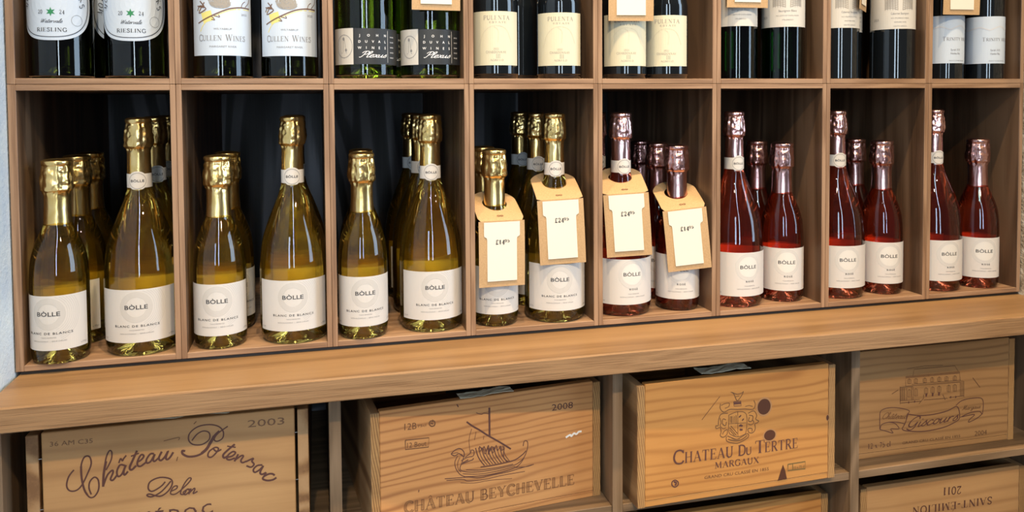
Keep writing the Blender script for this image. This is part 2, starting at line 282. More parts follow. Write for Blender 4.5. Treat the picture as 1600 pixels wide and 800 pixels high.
ACC = {'É': ('E', 't.3,1.12 .45,1.3'), 'Â': ('A', 't.24,1.1 .38,1.28|t.38,1.28 .52,1.1'), 'Ò': ('O', 't.3,1.3 .42,1.12')}
def serif(t, cap, width=None, weight=1.0, outline=False):
    x = 0; sh = []
    for ch in t:
        extra = ''
        if ch in ACC: ch, extra = ACC[ch]
        w_, spec = SERIF[ch]
        for st in (spec + ('|' + extra if extra else '')).split('|'):
            if not st: continue
            curve = st[0] == 'c'; st = st[1:] if curve else st; k = st[0]; pts = [tuple(float(q) for q in p.split(',')) for p in st[1:].split()]
            ww = {'T': .15, 'M': .12, 'm': .09, 't': .045, 's': .045}[k] * weight
            if k == 's': pts = [(pts[0][0] - .12, pts[0][1]), (pts[0][0] + .12, pts[0][1])]
            pts = [(px + x, py) for px, py in pts]
            if outline and k in 'TM':
                for s_ in (-1, 1):
                    v, f = strip(pts, ww + .05, 4, curve); half = v[0::2] if s_ < 0 else v[1::2]; sh.append(strip(half, .045, 1, False))
                sh.append(strip(pts, .03, 4, curve))
            else: sh.append(strip(pts, ww, 4, curve))
        x += w_ + .1
    s = join(sh); sx = cap if width is None else width / (x - .2); return xf(s, sx, cap, -sx * x / 2 + .05 * sx, 0)
SCR = {'a': (.55, ['.42,.42 .22,.46 .04,.28 .1,.02 .27,.06 .42,.42', '.43,.46 .37,.12 .44,0 .58,.12']), 'c': (.42, ['.38,.36 .25,.46 .06,.28 .08,.04 .24,0 .44,.12']), 'e': (.42, ['.03,.18 .28,.27 .35,.4 .22,.47 .05,.27 .1,.02 .25,0 .46,.14']),
'g': (.52, ['.42,.42 .22,.46 .04,.28 .1,.02 .27,.06 .42,.42', '.43,.46 .4,-.2 .25,-.42 .08,-.3 .2,-.1 .55,.12']), 'h': (.54, ['.04,.3 .3,.8 .27,1 .15,.9 .07,0', '.07,.15 .25,.44 .37,.38 .34,.06 .42,0 .56,.12']), 'i': (.26, ['.1,.46 .07,.08 .14,0 .28,.12', '.15,.64 .17,.7']),
'n': (.52, ['.07,.46 .05,0', '.06,.2 .22,.45 .35,.4 .33,.06 .4,0 .54,.12']), 'o': (.46, ['.24,.46 .08,.36 .05,.1 .2,0 .36,.14 .36,.38 .24,.46', '.36,.36 .5,.36']), 'r': (.38, ['.07,.46 .06,0', '.06,.22 .2,.44 .36,.42']), 's': (.36, ['.02,.12 .24,.5 .24,.4 .32,.16 .18,0 .03,.06']),
't': (.32, ['.17,.85 .07,.12 .15,0 .32,.12', '.0,.56 .32,.6']), 'u': (.55, ['.07,.46 .05,.1 .14,0 .32,.2 .4,.46', '.4,.46 .36,.08 .43,0 .58,.12']), 'x': (.42, ['.04,.42 .12,.44 .3,.02 .42,.08', '.38,.46 .02,0']), 'l': (.3, ['.04,.25 .3,.8 .25,1 .13,.9 .07,.12 .15,0 .32,.12']),
'â': (.55, ['.42,.42 .22,.46 .04,.28 .1,.02 .27,.06 .42,.42', '.43,.46 .37,.12 .44,0 .58,.12', '.14,.6 .28,.78 .38,.6']), 'v': (.46, ['.04,.4 .1,.45 .14,.05 .22,0 .38,.3 .36,.46', '.36,.44 .48,.38']), 'd': (.55, ['.4,.42 .22,.46 .04,.28 .1,.02 .27,.06 .42,.42', '.5,1 .37,.12 .44,0 .58,.12']),
'C': (.66, ['.66,.74 .62,.95 .42,1 .14,.7 .1,.2 .3,0 .5,.06 .64,.26']), 'G': (.76, ['.68,.74 .62,.95 .42,1 .14,.7 .1,.28 .3,.1 .5,.2 .62,.46', '.64,.5 .56,-.05 .35,-.2 .06,-.02']), 'M': (.95, ['.0,.1 .1,.02 .2,.4 .3,1', '.3,1 .38,.05', '.38,.05 .68,1', '.68,1 .7,.1 .8,0 .92,.12']), 'P': (.64, ['.05,.7 .2,.98 .55,1 .66,.78 .5,.5 .28,.46', '.36,.96 .26,.3 .12,0 .0,.06']), 'W': (.9, ['.05,1 .15,.0 .45,.9 .5,0 .85,1'])}
def script(t, cap, width=None, weight=1.0, shear=.4):
    x = 0; sh = []
    for ch in t:
        w_, sts = SCR[ch]
        for st in sts:
            pts = [tuple(float(q) for q in p.split(',')) for p in st.split()]; pts = [(px + x, py) for px, py in pts]; sh.append(strip(pts, (.085 if len(pts) > 2 else .095) * weight, 5))
        x += w_
    s = xf(join(sh), 1, 1, 0, 0, shear); sx = cap if width is None else width / x; return xf(s, sx, cap, -sx * x / 2, 0)
FONTS = {'sans': sans, 'bold': lambda t, cap, w_=None: sans(t, cap, w_, True), 'serif': serif, 'script': script, 'outline': lambda t, cap, w_=None: serif(t, cap, w_, 1.0, True)}

# ------------------------------------------------------------------ the setting
tag(box('floor', (-1.6, -5.4, -0.02), (3.4, 0.6, 0.0), 'floor_oak', bev=0), kind='structure')
tag(box('wall_left', (-0.16, -0.9, 0.0), (-0.0022, 0.56, 3.0), 'plaster_blue', bev=0), 'pale blue plastered wall left of the shelves', kind='structure')
tag(box('wall_right', (8.012*U, -0.30, 0.0), (8.012*U + 0.2, 0.56, 3.0), 'plaster_stone', bev=0), 'rough stone-plastered wall right of the shelves', kind='structure')
tag(box('wall_back', (-0.16, 0.475, 0.0), (8.012*U + 0.2, 0.56, 3.0), 'wall_paint', bev=0), kind='structure')

# ------------------------------------------------------------------ rack of cubby boxes
G = 0.0022; TH = 0.0363
PLACE = ['far left column', 'second column from the left', 'third column from the left', 'fourth column from the left', 'fifth column from the left', 'third column from the right', 'second column from the right', 'far right column']
HOLDS_LOW = ['two gold-foiled sparklers and three behind', 'pale sparklers, open dark back in the middle', 'gold-foiled sparklers against the right side', 'two gold-foiled sparklers wearing price tags', 'two pink-foiled sparklers wearing price tags', 'rose sparklers beside the tagged pair', 'rose sparklers, a large one half behind the upright', 'the last rose pair next to the stone wall']
HOLDS_UP = ['oval-labelled riesling', 'bird-nest-labelled white wine', 'green bottles with charcoal labels', 'two cream-labelled chardonnays', 'a tagged and an untagged cream-labelled chardonnay', 'green sauvignon with white labels', 'dark cabernet', 'red wine with mountain-line labels']
def cubby(i, row):
    z0, z1 = (-1.8225, 0.0386) if row == 0 else (0.0408, 1.90)
    x0, x1 = i + G / 2, i + 1 - G / 2
    t = thing('cubby_box', f"oak cubby box, {'lower' if row == 0 else 'upper'} row, holding {(HOLDS_LOW if row == 0 else HOLDS_UP)[i]}", 'shelf', P3(i, 0, z0), group='oak cubby boxes of the rack')
    X = lambda a: (a - i) * U; Z = lambda a: (a - z0) * U
    tl = 0.046 if i == 0 else TH
    lo = 0.0 if i else -0.004
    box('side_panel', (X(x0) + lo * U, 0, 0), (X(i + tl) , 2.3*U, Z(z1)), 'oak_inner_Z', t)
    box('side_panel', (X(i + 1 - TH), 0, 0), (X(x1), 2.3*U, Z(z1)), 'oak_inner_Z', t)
    for xa, xb in ((X(x0) + lo * U, X(i + tl)), (X(i + 1 - TH), X(x1))):     # solid front edging
        box('edging_strip', (xa, -0.0012, 0), (xb, 0.0002, Z(z1)), 'oak_Z', t, 0.0005)
    tb = 0.0385
    box('base_panel', (X(i + tl), 0.0, 0), (X(i + 1 - TH), 2.3*U, tb * U), 'oak_X', t)
    box('edging_strip', (X(i + tl), -0.0012, 0), (X(i + 1 - TH), 0.0, tb * U), 'oak_X', t, 0.0005)
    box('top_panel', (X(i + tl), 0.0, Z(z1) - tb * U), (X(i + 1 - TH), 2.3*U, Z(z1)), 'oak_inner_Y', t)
    box('edging_strip', (X(i + tl), -0.0012, Z(z1) - tb * U), (X(i + 1 - TH), 0.0, Z(z1)), 'oak_X', t, 0.0005)
    box('back_panel', (X(x0), 2.3*U, 0), (X(x1), 2.36*U, Z(z1)), 'oak_stained_Z', t, 0)
for row in (0, 1):
    for i in range(8): cubby(i, row)
tag(box('plinth_strip', P3(0.02, 0.012, -1.8455), P3(7.99, 2.3, -1.8228), 'plinth_black', bev=0), 'thin black plinth strip between the rack and the oak counter', 'plinth')

# ------------------------------------------------------------------ counter and the crate cabinet under it
t = thing('counter', 'long oak counter ledge running under the bottle rack', 'counter', P3(0, 0, -1.9941))
zt, zb = (1.9941 - 1.8471) * U, 0.0
box('worktop', (0.001, -0.587*U, zb), (8.008*U, 2.36*U, zt), 'counter_oak', t, 0.0012)
box('front_edging', (0.001, -0.6025*U, zb - 0.0002), (8.008*U, -0.5872*U, zt), 'counter_edge_oak', t, 0.0012)
t = thing('crate_cabinet', 'dull oak open cabinet under the counter holding wooden wine crates', 'cabinet', P3(0, -0.4, -6.4))
ZL = lambda a: (a + 6.4) * U
for k in range(5):
    xa, xb = (k * 2 - 0.039) * U, (k * 2 + 0.039) * U
    if k == 0: xa = 0.001
    if k == 4: xb = 8.0 * U
    box('upright', (xa, 0, 0), (xb, 2.4*U, ZL(-1.9945)), 'cabinet_oak_Z', t)
for k in range(4):
    for zs in (-3.04, -4.205, -5.37):
        box('shelf_board', ((k * 2 + 0.039) * U + 0.0002, 0.012*U, ZL(zs - 0.062)), ((k * 2 + 1.961) * U - 0.0002, 2.4*U, ZL(zs)), 'cabinet_oak_X', t)
box('back_panel', (0.001, 2.4*U, 0), (8.0*U, 2.46*U, ZL(-1.9945)), 'oak_stained_X', t, 0)

# ------------------------------------------------------------------ wooden crates with branded fronts
BAKE = {"strokes":{"1":[["d",1.57,[52.1,129.1,46.2,121.6,43.5,110.8,46.5,104.0,53.5,103.1,60.1,108.7,66.8,122.2,71.4,134.4,69.5,143.5,63.8,143.3,60.0,132.6,60.3,118.2,62.8,103.5,68.2,93.2,74.0,93.2,78.8,101.4,78.8,112.7,74.6,117.2,69.4,112.3,68.2,104.4,70.5,96.1]],["d",2.0,[60.0,132.6,60.3,118.2,62.8,103.5,66.2,95.9]],["d",1.45,[87.7,124.4,93.8,136.6,94.7,146.1,91.9,148.0,88.0,138.9,85.0,119.9,84.0,104.0]],["d",2.32,[88.0,135.6,85.0,119.9,84.0,104.0]],["d",1.88,[84.3,105.6,89.0,117.8,94.6,123.3,95.5,120.3,92.5,112.6,95.3,110.9,99.8,116.5]],["d",1.9,[109.2,127.5,103.7,128.9,99.9,121.3,101.2,114.7,105.6,117.4,109.5,126.6]],["d",2.05,[110.3,128.1,107.6,120.4,108.5,115.7,112.5,119.8]],["d",1.61,[102.3,131.5,104.6,136.9,106.5,133.8,108.0,136.5,111.0,140.2]],["d",2.21,[123.4,144.7,118.4,133.6,114.5,124.4,116.7,121.2,121.9,125.9]],["d",1.47,[116.3,138.4,125.6,141.2]],["d",1.92,[122.7,129.9,127.9,132.5,131.0,137.0,128.1,139.0,124.3,132.9,123.4,126.5,127.0,124.5,133.0,128.6]],["d",1.93,[142.8,138.5,138.4,138.6,133.8,131.8,134.5,127.6,138.9,129.5,143.6,137.9]],["d",1.94,[143.9,137.9,141.6,131.7,143.1,128.7,147.9,132.6]],["d",2.09,[151.8,140.2,148.2,132.5,150.5,129.0,155.4,133.3,159.2,140.2,156.4,132.4,157.8,129.3,161.3,131.8,165.2,137.9]],["d",1.37,[187.3,150.1,193.5,157.6,201.2,160.9,208.0,157.7,207.8,149.4,199.3,143.8,188.7,145.0,183.5,151.3,185.2,160.2,195.2,167.3,208.9,168.3,219.6,164.6,224.8,157.4,223.9,149.3,217.7,145.8,213.9,147.9,215.5,152.7,221.0,157.9,230.4,163.8]],["d",2.32,[220.2,158.8,213.2,152.1,205.3,138.1,196.0,131.0,183.8,129.9,176.4,134.1,175.7,138.3,179.1,137.5]],["d",3.08,[214.0,152.9,209.2,145.1,204.5,137.4,198.3,132.3]],["d",1.69,[212.9,137.6,207.5,133.8,205.8,128.2,209.6,126.1,215.1,130.4,218.7,135.8,216.0,138.2,212.6,137.0,216.6,132.7,222.1,134.9]],["d",2.18,[238.4,139.6,230.5,133.6,224.2,127.6,225.2,123.5,229.9,125.6]],["d",1.4,[229.1,138.2,239.4,135.5]],["d",1.86,[228.8,123.8,235.0,124.7,239.0,128.4,235.9,130.4,230.4,126.9,228.3,122.2,231.8,120.1,238.1,121.8]],["d",2.03,[242.3,126.3,237.5,117.4]],["d",1.87,[238.3,119.0,245.9,123.8,248.5,122.8,245.3,117.6,247.3,114.6,252.0,116.0]],["d",1.89,[251.2,115.3,260.6,118.7,258.7,115.2,261.3,110.7,257.6,107.5,251.9,110.0]],["d",1.91,[271.5,108.6,265.2,108.6,260.4,104.1,261.9,100.2,267.4,102.4,272.6,107.3]],["d",2.07,[272.7,107.6,268.6,99.4,270.8,96.4,276.0,98.3]],["d",2.08,[286.4,93.0,283.9,95.3,279.5,95.9,273.1,93.3,271.9,90.1,277.4,87.5,284.1,87.7,288.6,90.0]],["d",1.91,[276.0,98.3,273.1,93.3]],["d",1.58,[161.5,101.3,150.7,89.7,139.4,84.3,133.5,86.5,136.6,88.1,148.3,83.6,157.9,88.8,163.2,97.9,160.7,104.4,148.9,107.6,137.6,103.6,135.2,95.4,139.6,91.1,149.7,95.9,155.0,101.4]],["d",1.36,[160.3,88.0,167.6,90.7,168.8,94.3,164.2,93.4,160.7,85.9,165.2,83.9,171.3,87.0,181.3,95.6,185.5,101.3,182.5,102.4,176.7,95.0,172.4,84.4,176.4,82.6,179.5,87.2]],["d",1.37,[181.1,88.7,175.8,85.2,178.2,81.7,183.3,86.0,180.4,88.8,184.9,87.7]],["d",1.37,[185.2,88.9,182.1,81.7]],["d",1.37,[182.6,83.1,188.4,88.5,189.5,87.1,187.3,82.0,192.6,84.3]],["m",0.75,[154.3,153.3,172.0,155.9,171.5,152.7]],["m",0.91,[190.0,171.1,193.1,174.1]],["m",0.91,[168.7,126.0,170.3,131.5]]],"2":[["d",2.13,[163.6,153.9,163.6,113.9]],["d",0.66,[163.6,145.0,155.8,147.2,152.6,146.1,148.5,147.5,144.5,149.6]],["d",1.77,[130.8,138.9,139.6,131.4,149.1,124.8,158.8,117.0,168.5,110.1,181.5,100.9,194.7,90.9]],["d",0.49,[137.9,128.0,134.3,115.4,134.5,104.4,135.7,94.9]],["d",0.49,[144.3,123.2,141.8,111.9]],["d",0.49,[155.5,116.0,154.7,110.6]],["d",0.96,[108.3,97.8,113.8,102.3,121.0,103.5,126.5,97.9,126.7,91.7,123.2,93.8,119.3,96.8,113.8,94.6,108.7,97.4]],["d",0.64,[109.1,98.4,118.5,98.4]],["d",1.29,[122.5,95.5,124.0,92.9]],["d",0.81,[126.7,91.7,124.0,84.3,120.7,76.3,123.0,72.1]],["d",0.8,[117.7,93.9,113.7,86.1,115.2,76.5,120.6,67.8,127.7,63.2]],["d",0.64,[120.8,91.1,117.6,83.9,118.3,76.0,122.2,70.6]],["d",0.8,[122.4,86.2,131.2,89.4,140.0,90.3,140.8,97.2,136.9,98.6,136.0,94.8,128.0,89.9]],["d",0.97,[123.1,81.4,132.7,83.7,139.1,85.0,140.0,87.2]],["d",0.97,[124.7,83.0,132.7,86.0]],["d",0.81,[123.0,72.1,132.6,68.9,148.6,66.5,168.1,66.0,187.9,66.6,202.9,68.1,213.0,74.4,218.1,83.2,220.2,92.4,219.0,98.2,214.8,98.9,213.1,92.0]],["d",0.81,[127.7,63.2,148.6,60.7,174.6,60.1,197.8,62.6,207.9,67.2,214.7,75.7]],["d",1.15,[150.3,72.9,168.2,72.3,187.9,73.0,201.3,74.7,213.0,80.8,217.3,84.9]],["d",0.81,[129.4,72.5,147.0,69.2,174.7,68.0,197.9,68.9]],["d",0.65,[124.6,67.9,148.6,63.3,174.7,63.3,201.2,65.2]],["d",0.82,[148.9,102.1,153.7,96.7,155.4,101.1,158.6,94.3,161.9,101.6,163.5,92.0,166.8,99.3,170.0,92.5,173.3,99.8,174.9,91.7,179.9,97.2,181.5,90.6,184.8,96.4]],["d",0.82,[148.9,102.1,148.9,94.3,153.8,99.0,156.9,89.9,161.1,98.6,161.8,88.3,165.1,98.0,168.3,89.6,171.7,97.0]],["d",0.84,[185.6,94.7,183.9,87.1,184.7,79.0,191.3,73.5]],["d",0.79,[99.3,65.3,116.6,63.5,132.5,61.9,148.6,58.3,164.8,58.7,189.5,59.2,206.2,61.1,229.0,63.4]],["d",0.64,[101.6,62.6,124.5,60.1,132.5,56.4,156.6,54.6,181.2,55.8,215.4,55.6]],["d",0.48,[121.3,56.0,140.4,52.2,161.5,52.1,181.2,50.3,196.1,48.8]],["d",0.68,[201.2,63.6,218.0,62.0,226.4,62.9]],["m",1.05,[45.9,126.7,78.0,125.1,77.3,112.6,45.7,114.2,45.9,126.7]],["m",1.34,[82.5,148.5,86.2,145.3,85.6,140.7,81.3,140.3,78.7,143.8,80.4,147.5,84.1,146.2]],["m",1.6,[80.3,144.9,84.0,143.0]],["w",2.13,[278.5,94.0,285.2,96.9,287.3,94.6,291.2,98.2,295.1,96.5,298.8,99.3,303.3,99.2]],["d",1.09,[117.2,165.1,119.3,161.1]],["d",0.8,[63.5,56.7,63.0,53.4]],["d",0.98,[143.3,100.7,146.1,90.1,150.4,81.5,156.0,74.0]],["d",0.65,[147.6,100.3,150.4,89.5,154.7,81.1,160.0,74.0]],["d",0.98,[152.0,99.9,154.8,89.0,159.1,80.7,164.1,73.9]],["d",0.66,[156.4,99.5,159.2,88.4,163.5,80.3,168.2,73.9]],["d",0.99,[160.7,99.2,163.6,87.9,167.9,79.9,172.3,73.8]],["d",0.66,[165.1,98.8,168.0,87.3,172.3,79.5,176.4,73.8]],["d",0.99,[169.5,98.4,172.4,86.7,176.8,79.1,180.5,73.7]],["d",0.66,[174.0,98.0,176.8,86.2,181.2,78.7,184.6,73.7]],["d",1.0,[178.4,97.6,181.3,85.6,185.7,78.2,188.8,73.6]],["d",0.67,[182.8,97.2,185.7,85.1,190.1,77.8,192.9,73.6]]],"3":[["g",0.8,[144.6,117.6,144.7,93.5,151.0,87.0,159.0,83.9,167.0,85.0,173.3,89.9,173.5,115.6,158.8,120.9,144.6,117.6]],["g",0.64,[159.3,121.5,159.8,84.5]],["g",0.64,[144.6,104.8,173.3,102.8]],["g",0.95,[131.1,136.1,130.4,129.2,136.7,122.8,146.1,125.9,158.8,124.4,171.6,123.7,184.4,121.4,188.4,128.1,185.9,134.8]],["g",0.79,[131.9,133.2,138.2,135.3,145.3,135.2,144.5,130.4,138.2,128.3]],["g",0.81,[171.5,127.2,177.9,127.9,184.4,125.7]],["d",3.19,[152.9,133.9,164.8,133.4]],["d",0.8,[152.4,136.5,164.3,136.2,165.1,129.1,153.2,129.8,152.4,136.5]],["g",0.95,[147.6,151.2,152.3,148.6,155.5,141.8,158.7,137.2,163.5,141.7,167.4,146.9,168.2,150.4]],["g",0.8,[150.0,150.7,157.1,147.3,161.9,147.1,169.0,149.1]],["g",0.8,[154.7,143.3,161.9,144.0]],["g",0.95,[143.0,120.6,132.0,120.5,128.1,112.5,127.3,104.1,123.4,104.6,124.5,100.2,130.5,100.9,132.1,93.7,130.5,89.6,135.3,86.2,141.5,89.6,142.3,96.6,136.8,94.5,134.5,90.5]],["g",0.95,[139.9,111.1,135.1,113.1,134.4,106.1,139.1,102.7,140.7,108.2]],["g",0.79,[130.4,115.1,132.0,107.8,130.5,103.7,135.2,98.9,139.9,99.8]],["g",0.97,[176.4,116.7,186.0,119.1,190.9,112.1,189.3,106.5,194.2,103.1,191.8,100.5,187.8,99.6,188.6,92.3,184.6,87.1,178.2,87.9,176.5,93.8,183.0,93.0,183.0,88.7]],["g",0.97,[178.0,113.6,184.5,111.4,182.9,104.5,177.3,105.1,178.8,110.7]],["g",0.81,[176.5,101.0,181.3,98.9,186.1,101.2,184.5,105.7]],["g",0.95,[140.8,86.9,141.6,79.7,152.7,75.4,162.2,74.9,176.6,80.9,175.8,86.7,167.0,83.6,158.2,80.4,149.5,83.7,142.3,87.4]],["g",1.12,[143.2,82.3,154.3,78.8,165.4,78.8,175.0,84.0]],["g",0.8,[146.3,85.5,154.2,80.9,162.2,80.6]],["g",0.8,[146.2,99.0,157.4,86.2]],["g",0.8,[146.3,95.4,154.2,86.6]],["g",0.8,[147.8,101.6,159.0,88.9]],["g",0.8,[147.0,115.9,147.0,106.0]],["g",1.28,[149.6,115.6,149.7,105.6]],["g",0.8,[153.3,115.1,153.3,105.2]],["g",0.8,[156.5,116.2,156.5,103.4]],["d",3.85,[162.5,114.5,163.8,112.9]],["d",3.54,[167.3,108.8,168.6,107.5]],["d",2.57,[162.1,99.1,164.5,100.3,166.6,98.2]],["d",1.93,[161.8,99.9,167.7,99.2]],["d",2.57,[162.6,94.1,167.4,93.2]],["m",0.79,[130.0,146.8,121.0,137.3,100.9,115.8]],["k",1.46,[244.5,31.3,274.5,31.6,274.6,20.8,244.5,21.8,244.5,31.3]],["k",1.1,[252.7,31.1,252.8,21.9]],["d",1.66,[58.4,33.8,63.0,30.4,63.0,25.9,58.4,23.5,53.8,26.6,53.8,31.7,58.4,33.8]],["d",2.33,[56.4,31.4,60.3,29.3,58.4,25.9]]],"4":[["g",0.92,[101.1,83.0,100.2,111.5,110.9,111.5,110.7,127.2,215.5,125.6,216.9,110.4,224.1,108.7,224.6,82.6]],["g",0.92,[110.9,111.5,217.0,108.4]],["g",1.15,[110.7,125.3,215.5,123.6]],["g",0.92,[100.7,110.1,124.7,109.4]],["g",1.15,[102.2,84.8,141.2,83.9]],["g",0.93,[145.8,85.4,192.6,83.7]],["g",0.95,[194.9,84.5,224.5,84.6]],["g",0.69,[101.0,88.5,138.8,87.1]],["g",0.69,[122.3,113.4,216.9,111.4]],["g",0.93,[136.7,79.8,145.8,88.4,145.7,94.3]],["g",0.95,[187.9,81.2,183.0,90.7]],["g",0.69,[124.4,126.0,126.6,137.6,205.8,136.4,213.1,125.8]],["g",0.69,[112.8,139.8,147.2,141.6,182.2,139.5]],["d",1.13,[62.8,71.3,66.1,76.8,79.6,79.3,100.0,76.8,118.4,70.4,113.9,64.0,110.7,50.5,98.1,53.8,79.9,55.8,66.4,53.3,63.2,45.8,62.8,71.3]],["d",1.13,[63.2,45.8,75.6,41.5,88.1,37.2,83.5,44.6,99.4,42.9,91.3,52.6,79.9,55.8]],["d",1.38,[116.2,65.3,137.0,60.6,164.8,59.6,192.9,62.7,211.8,67.8,216.9,49.2,207.5,42.1,184.0,35.6,149.0,33.5,121.2,36.5,105.6,41.2,110.7,50.5,116.2,65.3]],["d",1.19,[209.3,70.0,221.1,76.9,242.6,78.8,262.4,74.8,262.4,50.5,256.3,55.2,238.2,55.0,218.0,49.1]],["d",1.22,[262.4,50.5,250.5,43.6,235.0,39.2,237.3,44.0,246.7,51.1,221.6,49.7]],["m",1.21,[241.9,113.1,249.3,104.3,256.7,95.6]],["m",1.14,[84.9,101.3,96.9,106.6]],["g",0.69,[101.8,109.4,102.1,88.8]],["g",0.69,[103.7,109.2,104.0,88.6]],["g",0.69,[105.5,109.1,105.8,88.4]],["g",0.69,[107.5,108.9,107.8,88.2]],["g",0.69,[109.4,108.7,109.7,88.0]],["g",0.69,[112.8,108.4,113.1,87.7]],["g",0.69,[122.4,109.4,122.7,86.7]],["g",0.69,[125.2,109.2,125.5,86.4]],["g",0.72,[217.0,108.4,217.4,85.3]],["g",0.72,[219.3,108.2,219.8,85.1]],["g",0.72,[221.7,108.0,222.2,84.8]],["g",0.69,[115.1,93.4,114.9,104.2,117.9,105.5,120.9,103.7,121.0,92.8,115.1,93.4]],["g",0.69,[117.9,104.9,118.1,93.1]],["g",0.69,[127.7,93.7,127.5,104.6,130.5,105.9,133.5,104.0,133.7,93.1,127.7,93.7]],["g",0.69,[130.5,105.3,130.7,93.4]],["g",0.7,[147.3,95.2,147.1,104.1,150.1,105.4,153.2,103.5,153.3,94.6,147.3,95.2]],["g",0.7,[150.1,104.8,150.3,94.9]],["g",0.7,[160.0,95.5,159.9,104.4,162.9,105.7,166.0,103.9,166.1,94.9,160.0,95.5]],["g",0.7,[162.9,105.1,163.1,95.2]],["g",0.71,[172.9,95.4,172.7,104.4,175.7,105.7,178.8,103.8,179.0,94.9,172.9,95.4]],["g",0.71,[175.7,105.1,175.9,95.1]],["g",0.71,[191.7,94.3,191.5,104.3,194.5,105.6,197.6,103.7,197.8,93.7,191.7,94.3]],["g",0.71,[194.5,105.0,194.7,94.0]],["g",0.71,[203.5,94.2,203.3,104.2,206.3,105.5,209.5,103.6,209.6,93.6,203.5,94.2]],["g",0.71,[206.4,104.9,206.5,93.9]],["g",0.69,[114.8,115.3,114.7,121.8,117.6,123.1,120.6,121.2,120.7,114.7,114.8,115.3]],["g",0.69,[117.6,122.5,117.7,115.0]],["g",0.69,[127.4,114.9,127.3,121.4,130.2,122.7,133.3,120.8,133.4,114.3,127.4,114.9]],["g",0.69,[130.2,122.1,130.4,114.6]],["g",0.7,[144.7,114.3,144.6,120.2,147.6,121.6,150.6,119.7,150.7,113.7,144.7,114.3]],["g",0.7,[147.6,121.0,147.7,114.0]],["g",0.7,[158.6,114.2,158.5,120.1,161.5,121.5,164.5,119.6,164.6,113.6,158.6,114.2]],["g",0.7,[161.5,120.9,161.6,113.9]],["g",0.71,[172.6,113.7,172.5,119.6,175.5,120.9,178.6,119.1,178.7,113.1,172.6,113.7]],["g",0.71,[175.5,120.4,175.6,113.4]],["g",0.71,[186.6,113.1,186.5,119.1,189.6,120.4,192.7,118.6,192.8,112.6,186.6,113.1]],["g",0.71,[189.6,119.8,189.7,112.9]],["g",0.71,[203.1,112.8,203.0,118.8,206.1,120.1,209.2,118.2,209.3,112.2,203.1,112.8]],["g",0.71,[206.1,119.5,206.2,112.5]],["d",4.67,[149.2,93.4,152.3,93.1]],["d",4.69,[161.6,92.8,164.7,92.5]],["d",4.71,[173.9,92.6,177.1,92.2]],["d",3.0,[116.1,84.4,118.0,84.2]],["d",3.01,[127.5,84.7,129.5,84.5]],["d",3.09,[197.4,84.9,199.5,84.7]],["d",3.1,[207.6,84.3,209.6,84.0]]]},"texts":{"1":[["sans","36 AM C35",26.5,160.9,73.8,160.1,6.0,"f"],["sans","2003",254.4,159.7,299.7,159.0,9.7,"f2"],["bold","M",121.9,54.3,135.8,53.4,13.4,"d"],["bold","É",142.1,52.8,152.1,52.6,13.5,"d"],["bold","D",158.8,52.2,171.3,52.4,13.8,"d"],["bold","O",175.8,51.3,191.7,52.6,13.8,"d"],["bold","C",197.9,52.2,210.8,54.5,13.9,"d"]],"2":[["sans","2008",257.0,135.9,289.8,135.4,9.7,"d"],["sans","12B",44.7,140.3,61.1,139.7,9.3,"m"],["sans","75cl",62.4,141.5,74.2,141.3,3.6,"m"],["sans","12 Bout.",48.1,115.9,75.8,114.7,7.3,"m"],["outline","CHÂTEAU BEYCHEVELLE",44.4,28.6,290.6,23.9,14.3,"m"]],"3":[["serif","C",56.4,56.7,71.5,56.5,19.3,"d"],["serif","HATEAU",74.2,56.7,151.1,55.5,15.1,"d"],["serif","D",160.7,55.7,171.8,55.5,14.9,"d"],["serif","U",173.2,55.3,182.3,55.3,10.6,"d"],["serif","T",189.3,55.3,203.7,55.3,18.1,"d"],["serif","ERTRE",205.4,55.1,260.5,54.7,14.4,"d"],["serif","MARGAUX",122.5,41.8,194.3,40.6,8.9,"d"],["sans","GRAND CRU CLASSÉ EN 1855",105.3,28.6,211.6,27.0,4.6,"m"],["sans","12 x 75 cl",254.3,22.9,273.1,22.9,4.1,"k"]],"4":[["script","Château",65.9,62.5,110.6,58.4,10.2,"m"],["script","Giscours",112.0,41.5,211.7,45.3,16.8,"d"],["script","Margaux",221.4,60.8,257.9,60.7,7.7,"g"],["serif","12 x 75 cl",41.5,16.6,83.3,16.2,8.0,"d"],["sans","GRAND CRU CLASSÉ EN 1855",105.9,16.5,218.7,15.8,4.4,"g"],["sans","2004",247.4,14.6,272.1,14.5,8.5,"g"]],"5":[["serif","2011",195.5,154.6,159.8,156.2,12.7,"d"],["serif","SAINT-ÉMILION",258.2,128.2,99.8,131.1,12.0,"d"]]}}
